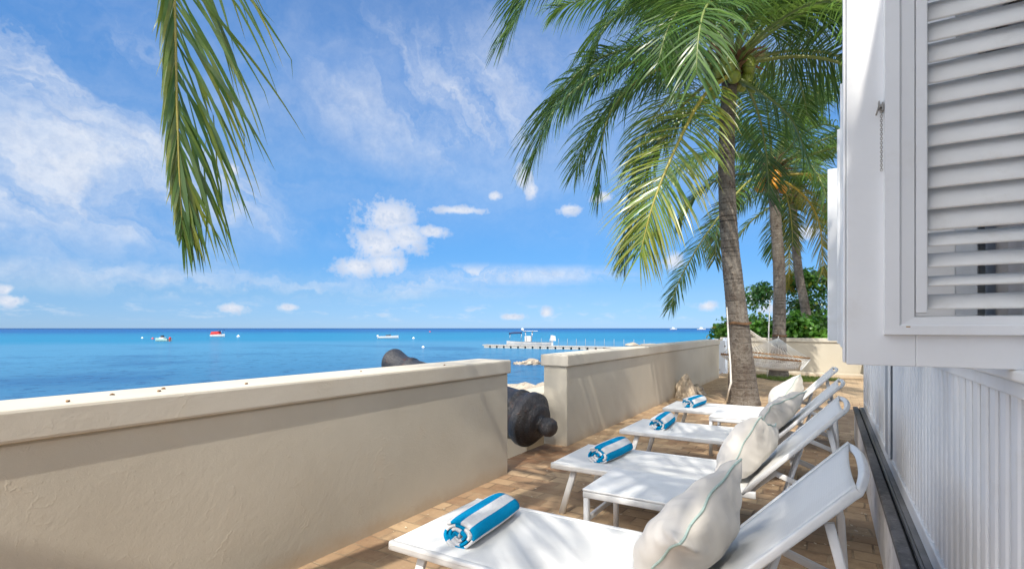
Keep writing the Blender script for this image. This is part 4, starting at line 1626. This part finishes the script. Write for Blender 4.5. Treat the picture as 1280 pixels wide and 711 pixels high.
# ------------------------------------------------------------------ hammock
def hammock():
    r = empty('hammock', (-1.1, 12.4, 0))
    tag(r, 'white rope hammock with wooden bars slung between two palms', 'hammock')
    o = Vector((-1.1, 12.4, 0))
    A0, A1 = Vector((-1.86, 11.15, 0.83)), Vector((-0.44, 11.15, 0.735))
    C0, C1 = Vector((-1.78, 13.45, 0.80)), Vector((-0.36, 13.45, 0.675))
    T1_, T2_ = Vector((-1.30, 10.22, 1.42)), Vector((-1.16, 15.72, 1.13))
    m = MB().tube([A0 - o, A1 - o], 0.019, 10)
    m.build('spreader_bar', M['wood'], r)
    MB().tube([C0 - o, C1 - o], 0.019, 10).build('spreader_bar', M['wood'], r)
    net = MB()
    NX, NY = 18, 26

    def P(i, j):
        s, t = i / NX, j / NY
        a = A0.lerp(A1, s)
        c = C0.lerp(C1, s)
        p = a.lerp(c, t)
        w = 2 * s - 1
        p.z -= 0.26 * (1 - (2 * t - 1) ** 2) * (0.75 + 0.25 * (1 - w * w)) + 0.02
        p.x += 0.10 * (-w) * (1 - (2 * t - 1) ** 2)
        return p - o
    for i in range(NX):
        for sgn in (0, 1):
            pts = []
            for j in range(NY + 1):
                ii = i + ((j + sgn) % 2)
                pts.append(P(ii, j))
            net.tube(pts, 0.006, 4)
    for i in (0, NX):
        net.tube([P(i, j) for j in range(NY + 1)], 0.010, 6)
    net.build('netting', M['rope'], r)
    for (b0, b1, ap) in ((A0, A1, T1_), (C0, C1, T2_)):
        cl = MB()
        apx = ap + (b0.lerp(b1, .5) - ap) * 0.10
        for k in range(19):
            e = b0.lerp(b1, 0.02 + 0.96 * k / 18)
            mid = e.lerp(apx, 0.5) - Vector((0, 0, 0.025))
            cl.tube([e - o, mid - o, apx - o], 0.0065, 4)
        cl.tube([apx - o, ap - o], 0.012, 6)
        cl.build('clew_strings', M['rope'], r)
    lp = MB()
    for (c, rad, z) in ((at(923.2, 405, 9.28), 0.208, 1.42), (at(974.2, 420, 14.2), 0.185, 1.13)):
        for q in range(3):
            lp.tube([(c.x + rad * math.cos(a * .3142) - o.x, c.y + rad * math.sin(a * .3142) - o.y, z + q * 0.014 + 0.01 * math.sin(a)) for a in range(21)], 0.006, 6)
    lp.build('tie_rope', M['husk'], r)


hammock()
rp = MB()
pts = [at(908.6, 384, 9.12), at(909.6, 402, 9.10), at(911, 430, 9.06), at(913, 455, 9.02), at(913.8, 478, 9.0), at(911, 488, 9.05), at(908, 503, 9.3)]
for p in pts:
    p.z = max(p.z, 0.012)
rp.tube(pts, [0.009, 0.013, 0.014, 0.014, 0.019, 0.013, 0.010], 7)
tag(rp.build('rope', M['rope']), 'pale rope end hanging down the left of the nearest trunk', 'rope')
rp = MB()
rp.tube([at(962.5, 375, T2 - .1), at(961, 410, T2 - .1), at(960.5, 440, T2 - .1), at(959, 472, T2 - .1)], [0.01, 0.016, 0.016, 0.012], 7)
tag(rp.build('rope', M['rope']), 'thin pale rope hanging down the trunk of the middle palm', 'rope')

# grass round the middle palm
gr = MB()
rnd = random.Random(5)
tint = []
for k in range(5200):
    a = rnd.uniform(0, 2 * math.pi)
    rr = math.sqrt(rnd.random()) * (1 + 0.18 * math.sin(3 * a))
    x, y = -0.82 + 1.0 * rr * math.cos(a), 15.75 + 0.75 * rr * math.sin(a)
    h = rnd.uniform(0.04, 0.10)
    b = rnd.uniform(0, 6.28)
    lx, ly = math.cos(b) * 0.006, math.sin(b) * 0.006
    tx, ty = rnd.uniform(-.04, .04), rnd.uniform(-.04, .04)
    gr.add([(x - lx, y - ly, 0), (x + lx, y + ly, 0), (x + tx, y + ty, h)], [(0, 1, 2)])
    tint += [(rnd.random(), rnd.random() * .6, 0)] * 3
gr.attr['tint'] = tint
tag(gr.build('grass', M['grass']), 'patch of grass round the foot of the middle palm', 'grass', kind='stuff')
gb = MB()
NB = 40
gb.add([(-0.82, 15.75, 0.006)] + [(-0.82 + 1.02 * (1 + 0.18 * math.sin(3 * a)) * math.cos(a), 15.75 + 0.77 * (1 + 0.18 * math.sin(3 * a)) * math.sin(a), 0.005) for a in [2 * math.pi * k / NB for k in range(NB)]],
       [(0, 1 + k, 1 + (k + 1) % NB) for k in range(NB)])
tag(gb.build('soil_bed', M['soil']), 'bare soil under the grass at the middle palm', 'soil', kind='structure')


# ------------------------------------------------------------------ shrubs and tree behind the far wall
def leafy(name, loc, label, cat, clumps, n, size, mat, seed, group, stems=5, round_leaf=True, h=1.4):
    rnd = random.Random(seed)
    r = empty(name, loc)
    tag(r, label, cat, group)
    m = MB()
    tint = []
    per = n // len(clumps)
    for (cx, cy, cz, cr) in clumps:
        ct = rnd.uniform(0.1, 0.9)
        for k in range(per):
            d = Vector((rnd.gauss(0, 1), rnd.gauss(0, 1), rnd.gauss(0, 1))).normalized()
            rr = cr * (rnd.random() ** 0.45) * (1 + 0.3 * mnoise.noise(d * 2 + Vector((cx, cy, cz))))
            c = Vector((cx, cy, cz)) + d * rr
            nrm = (d * 0.6 + Vector((rnd.gauss(0, .5), rnd.gauss(0, .5), rnd.gauss(.5, .5)))).normalized()
            a = nrm.orthogonal().normalized()
            a = (Matrix.Rotation(rnd.uniform(0, 6.28), 3, nrm) @ a)
            b = nrm.cross(a)
            s = size * rnd.uniform(0.6, 1.25)
            if round_leaf:
                ks = 7
                pts = [c + (a * math.cos(6.283 * q / ks) * s + b * math.sin(6.283 * q / ks) * s * 0.9) + nrm * (0.15 * s * math.cos(2 * 6.283 * q / ks)) for q in range(ks)]
                m.add(pts, [tuple(range(ks))])
            else:
                ks = 4
                m.add([c - a * s, c + b * s * .42, c + a * s, c - b * s * .42], [(0, 1, 2, 3)])
            t_ = min(1, max(0, ct + rnd.uniform(-.35, .35)))
            yv = 0.9 if rnd.random() < 0.04 else rnd.uniform(0, .35)
            tint += [(t_, yv, 0)] * ks
    m.attr['tint'] = tint
    m.build('foliage', mat, r)
    s_ = MB()
    for k in range(stems):
        c = clumps[k % len(clumps)]
        b = Vector((rnd.uniform(-.25, .25), rnd.uniform(-.25, .25), -0.05))
        e = Vector(c[:3])
        s_.tube([b, b.lerp(e, .5) + Vector((rnd.uniform(-.1, .1), rnd.uniform(-.1, .1), .1)), e], [0.05 * h / 1.4, 0.035 * h / 1.4, 0.012], 6)
    s_.build('stem' if cat == 'shrub' else 'trunk', M['husk'], r)
    return r


shr = [(-2.5, 18.9, 1.12), (-1.35, 18.5, 1.32), (-0.1, 18.3, 1.22), (1.1, 18.6, 1.2), (2.3, 18.7, 1.3)]
lab = ['leftmost sea grape shrub behind the far wall, darker and spiky', 'sea grape shrub just left of the middle trunk, behind the wall', 'bright sea grape shrub right of the middle trunk', 'sea grape shrub below the leafy tree behind the wall', 'sea grape shrub behind the wall, nearest the house']
for k, (x, y, h) in enumerate(shr):
    rr = random.Random(k + 40)
    cl = [(rr.uniform(-.75, .75), rr.uniform(-.5, .5), h + rr.uniform(-.55, .38), rr.uniform(.28, .5)) for _ in range(14)]
    leafy('sea_grape_shrub', (x, y, 0), lab[k], 'shrub', cl, 2200, 0.075, M['grape'], k + 60, 'sea grape shrubs behind the far wall')
rr = random.Random(77)
cl = [(rr.gauss(0, 1.2), rr.gauss(0, .9), rr.uniform(1.0, 3.3), rr.uniform(.4, .75)) for _ in range(26)]
leafy('leafy_tree', (-0.15, 22.0, 0), 'dark leafy tree behind the far wall, left of the shutters', 'tree', cl, 12000, 0.10, M['treeleaf'], 91, None, 8, False, 3.5)


# ------------------------------------------------------------------ boats, jetty, buoys
def sea_at(u, v):
    t = 652 * (EYE - SEA_Z) / (v - 410)
    p = at(u, v, t)
    p.z = SEA_Z
    return p


def hull(L, W, H, mb, mi=0, inner=1, sheer=0.25, draft=0.25):
    n = 14
    rows = []
    for i in range(n + 1):
        s = i / n
        x = (s - 0.5) * L
        w = W / 2 * (1 - max(0, (s - 0.45) / 0.55) ** 2.4) * (0.88 + 0.12 * min(1, s * 4))
        top = H * (1 + sheer * s * s * 1.6)
        rows.append([(x - (0.04 * L * 0), -w * 0.99, top), (x, -w, top * 0.6), (x, -w * 0.78, 0.02), (x, 0, -draft * (1 - s ** 4)), (x, w * 0.78, 0.02), (x, w, top * 0.6), (x, w * 0.99, top)])
    vs = [p for r in rows for p in r]
    m = 7
    fs = [(i * m + j, i * m + j + 1, (i + 1) * m + j + 1, (i + 1) * m + j) for i in range(n) for j in range(m - 1)]
    fs.append(tuple(range(m)))
    # deck a little below the gunwale
    mb.add(vs, fs, mi, True)
    dk = []
    for i in range(n + 1):
        r = rows[i]
        dk += [(r[0][0], r[0][1] * 0.9, r[0][2] - 0.12), (r[6][0], r[6][1] * 0.9, r[6][2] - 0.12)]
    mb.add(dk, [(2 * i, 2 * i + 2, 2 * i + 3, 2 * i + 1) for i in range(n)], mi)
    gw = []
    for i in range(n + 1):
        r = rows[i]
        gw += [r[0], (r[0][0], r[0][1] * .9, r[0][2] - .0), (r[6][0], r[6][1] * .9, r[6][2]), r[6]]
    mb.add(gw, [(4 * i, 4 * i + 1, 4 * i + 5, 4 * i + 4) for i in range(n)] + [(4 * i + 2, 4 * i + 3, 4 * i + 7, 4 * i + 6) for i in range(n)], mi)


def outboard(m, x, y, z, s=1.0, mi=0):
    m.add([(x - .35 * s, y - .2 * s, z + .25 * s), (x + .2 * s, y - .2 * s, z + .25 * s), (x + .2 * s, y + .2 * s, z + .25 * s), (x - .35 * s, y + .2 * s, z + .25 * s),
           (x - .30 * s, y - .16 * s, z + .75 * s), (x + .1 * s, y - .16 * s, z + .85 * s), (x + .1 * s, y + .16 * s, z + .85 * s), (x - .30 * s, y + .16 * s, z + .75 * s)],
          [(0, 3, 2, 1), (4, 5, 6, 7), (0, 1, 5, 4), (1, 2, 6, 5), (2, 3, 7, 6), (3, 0, 4, 7)], mi)
    m.box(x - .08 * s, x + .12 * s, y - .07 * s, y + .07 * s, z - .7 * s, z + .25 * s, mi)


def boat_base(name, p, heading, label, L, W, H, hullmat):
    r = empty(name, p, heading)
    tag(r, label, 'boat')
    m = MB()
    hull(L, W, H, m)
    m.build('hull', hullmat, r)
    return r


view_right = math.atan2(RGT.y, RGT.x)
# small pale green boat with a red dinghy float at its stern
b = boat_base('small_boat', sea_at(203, 426.5), view_right + math.pi - 0.2, 'small pale green boat anchored leftmost on the sea', 4.9, 1.9, 0.75, M['boatgreen'])
m = MB(); m.box(-0.8, 0.8, -0.5, 0.5, 0.6, 1.15); m.build('cabin', M['boatwhite'], b, bevel=0.08)
m = MB(); outboard(m, -2.55, 0, 0.4, 1.0); m.build('outboard', M['boatred'], b)
m = MB(); m.box(-0.35, 0.35, -0.35, 0.35, 1.17, 1.75); m.build('console', M['boatdark'], b, bevel=0.1)
# red canopied motor boat
b = boat_base('motor_boat', sea_at(272.5, 421), view_right - 0.05, 'white motor boat with a red canopy on the open sea', 6.2, 2.2, 0.95, M['boatwhite'])
m = MB()
m.add([(-2.9, -1, 1.0), (-2.9, 1, 1.0), (-2.5, -.95, 2.3), (-2.5, .95, 2.3), (0.6, -.95, 2.5), (0.6, .95, 2.5), (1.2, -.8, 1.2), (1.2, .8, 1.2)], [(0, 2, 3, 1), (2, 4, 5, 3), (4, 6, 7, 5), (0, 6, 4, 2), (1, 3, 5, 7)])
m.build('canopy', M['boatred'], b)
m = MB(); m.box(0.3, 2.6, -1.0, 1.0, 3.0, 3.08); m.build('bimini_top', M['boatnavy'], b)
m = MB()
for y in (-.9, .9):
    m.tube([(0.5, y, 2.3), (0.5, y, 3.0)], .04, 6)
    m.tube([(1.8, y, 1.1), (2.3, y, 3.0)], .04, 6)
m.build('canopy_pole', M['steel'], b)
m = MB(); outboard(m, -3.2, 0, .5, 1.1); m.build('outboard', M['boatdark'], b)
# white open boat with a person
b = boat_base('open_boat', sea_at(485.5, 423), view_right + 0.08, 'low white open boat with dark console, in mid sea', 7.4, 2.1, 0.85, M['boatwhite'])
m = MB(); m.box(-0.9, 0.4, -.45, .45, .75, 1.35); m.build('seat_box', M['boatdark'], b, bevel=.06)
m = MB()
m.add([(0.5, -.4, .75), (1.0, -.4, .75), (1.0, .4, .75), (0.5, .4, .75), (0.5, -.35, 1.5), (.8, -.35, 1.5), (.8, .35, 1.5), (.5, .35, 1.5)], [(0, 3, 2, 1), (4, 5, 6, 7), (0, 1, 5, 4), (1, 2, 6, 5), (2, 3, 7, 6), (3, 0, 4, 7)])
m.build('console', M['boatdark'], b)
m = MB(); outboard(m, -3.8, 0, .4, 1.2); m.build('outboard', M['boatwhite'], b)
# far white cruisers
for (u, v, L, lab_) in ((842, 411.9, 17, 'tiny white motor cruiser far out left of the first trunk'), (877, 412.0, 20, 'tiny white cruiser far out, nearest the palm trunk')):
    b = boat_base('motor_cruiser', sea_at(u, v), view_right, lab_, L, 5, 2.2, M['boatwhite'])
    b['group'] = 'far cruisers on the horizon'
    m = MB(); m.box(-L * .25, L * .15, -1.8, 1.8, 2.1, 4.6); m.box(-L * .18, L * .05, -1.5, 1.5, 4.6, 6.2); m.build('cabin', M['boatwhite'], b, bevel=.3)

# jetty
j0 = sea_at(606, 434.2)
j1 = sea_at(770, 437.6)
jd = (j1 - j0)
jl = jd.length * 1.9
jr = empty('floating_jetty', j0, math.atan2(jd.y, jd.x))
tag(jr, 'long grey floating jetty with thin posts reaching into the sea', 'jetty')
MB().box(0, jl, -0.9, 0.9, 0.42, 0.62).build('deck', M['dock'], jr, bevel=.03)
k = 0
x = 0.3
while x < jl - 1.0:
    MB().box(x, x + 1.2, -0.85, 0.85, -0.2, 0.415).build('float', M['dock'] , jr, bevel=.08)
    x += 1.55
for k in range(12):
    x = jd.length * 0.45 + k * jd.length * 0.066
    MB().tube([(x, 0.75, 0.6), (x, 0.75, 1.9)], 0.028, 6).build('post', M['dock'], jr)

# centre console boat moored at the jetty
mp = sea_at(661, 433.4)
b = boat_base('console_boat', mp + FWD * 2.5, view_right + math.pi + 0.04, 'white fishing boat with navy bow awning moored at the jetty', 9.2, 2.7, 0.85, M['hullgrey'])
m = MB()
m.box(-0.5, 0.8, -.6, .6, 1.0, 2.2)
m.build('console', M['boatwhite'], b, bevel=.12)
m = MB(); m.box(-1.9, 1.1, -1.1, 1.1, 3.2, 3.3); m.build('hardtop', M['boatwhite'], b, bevel=.04)
m = MB()
for (x, y) in ((-.9, -.7), (-.9, .7), (.7, -.7), (.7, .7)):
    m.tube([(x * .6, y, 1.1), (x, y, 3.2)], .06, 6)
m.build('top_support', M['steel'], b)
m = MB()
vs = []
for i in range(7):
    s = i / 6
    for jn in range(5):
        w = jn / 4 * 2 - 1
        vs.append((1.4 + 2.7 * s, w * 1.1, 3.05 - .06 * w * w + .06 * math.sin(math.pi * s) - .12 * s))
m.add(vs, [(i * 5 + jn, (i + 1) * 5 + jn, (i + 1) * 5 + jn + 1, i * 5 + jn + 1) for i in range(6) for jn in range(4)], 0, True)
o = m.build('awning', M['boatnavy'], b)
so = o.modifiers.new('thick', 'SOLIDIFY'); so.thickness = 0.30
m = MB()
for y in (-1, 1):
    m.tube([(1.5, y, 1.2), (1.5, y, 2.8)], .035, 6)
    m.tube([(3.9, y * .8, 1.4), (3.9, y * .9, 2.55)], .035, 6)
m.build('awning_pole', M['steel'], b)
m = MB(); m.lathe([(-.3, .02), (-.28, .2), (0, .3), (.25, .22), (.3, .02)], 12, mat=Matrix.Translation((1.25, 0, 3.55))); m.build('radar_dome', M['boatwhite'], b)
for yy in (-.45, .45):
    m = MB(); outboard(m, -5.0, yy, .7, 2.0); m.build('outboard', M['boatwhite'], b)


def buoy(u, v, mat, label, s=0.45):
    r = empty('mooring_buoy', sea_at(u, v))
    tag(r, label, 'buoy', 'mooring buoys on the sea')
    m = MB()
    m.lathe([(-s * .6, .02), (-s * .5, s * .6), (0, s), (s * .6, s * .75), (s * .95, s * .15), (s * 1.2, s * .12)], 14, mat=Matrix.Rotation(R(-90), 4, 'Y'))
    m.build('float', mat, r)
    return r


buoy(191, 423.5, M['buoyred'], 'small red buoy beside the leftmost boat', .5)
buoy(178, 422.5, M['buoy'], 'white buoy far left, outermost of the buoys', .4)
buoy(298, 420.8, M['buoy'], 'white buoy right of the boat with the red canopy', .75)
buoy(517, 423.0, M['buoy'], 'white buoy right of the low open boat', .5)
buoy(529, 434.2, M['buoy'], 'white buoy nearest the shore, above the cannon muzzle', .30)
buoy(537.5, 414.8, M['buoyred'], 'faint red buoy far out in mid sea', 1.0)

# ------------------------------------------------------------------ small things lying about
rnd = random.Random(8)
spots = [(-2.60, 0.86), (-2.70, 1.05), (-2.66, 1.22), (-2.75, 1.28), (-2.62, 1.62), (-2.70, 2.48), (-2.60, 3.25)]
labs = ['dry brown leaf bit on the near wall coping, leftmost', 'dry leaf bit on the coping, second from the left', 'curled dry leaf bit on the coping near the left end', 'dark seed on the far edge of the near coping', 'dry bit on the coping below the second boat', 'yellow dry petal midway along the near coping', 'dark bit on the coping, nearest the cannon muzzle']
for (x, y), lb in zip(spots, labs):
    m = MB()
    ring = []
    for q in range(8):
        a = 6.283 * q / 8
        ring.append((0.006 * math.cos(a), 0.011 * math.sin(a), 0.004 + 0.004 * math.cos(2 * a)))
    m.add(ring + [(0, 0, 0.008), (0, 0, 0.0)], [(q, (q + 1) % 8, 8) for q in range(8)] + [((q + 1) % 8, q, 9) for q in range(8)], 0, True)
    o = m.build('fallen_leaf', M['deadleaf'], loc=(x, y, 1.0555))
    o.rotation_euler.z = rnd.uniform(0, 3)
    tag(o, lb, 'leaf', 'dry leaf bits on the near coping')
lt = MB()
for k in range(900):
    if rnd.random() < .5:
        x, y = rnd.uniform(-.5, .24), rnd.uniform(1.2, 8)
    else:
        x, y = rnd.uniform(-2.5, -.2), rnd.uniform(1.4, 14)
    s = rnd.uniform(.003, .010)
    a = rnd.uniform(0, 6.28)
    pts = [(x + math.cos(a + q * 1.57) * s * (1 + .8 * (q % 2)), y + math.sin(a + q * 1.57) * s * (1 + .8 * (q % 2)), 0.003 + rnd.uniform(0, .006)) for q in range(4)]
    lt.add(pts, [(0, 1, 2, 3)], rnd.choice((0, 0, 1)))
tag(lt.build('leaf_litter', [M['petal'], M['deadleaf']]), 'tiny dry petals and chips scattered on the pavers', 'litter', kind='stuff')

scene.render.resolution_x = 1024
scene.render.resolution_y = 568
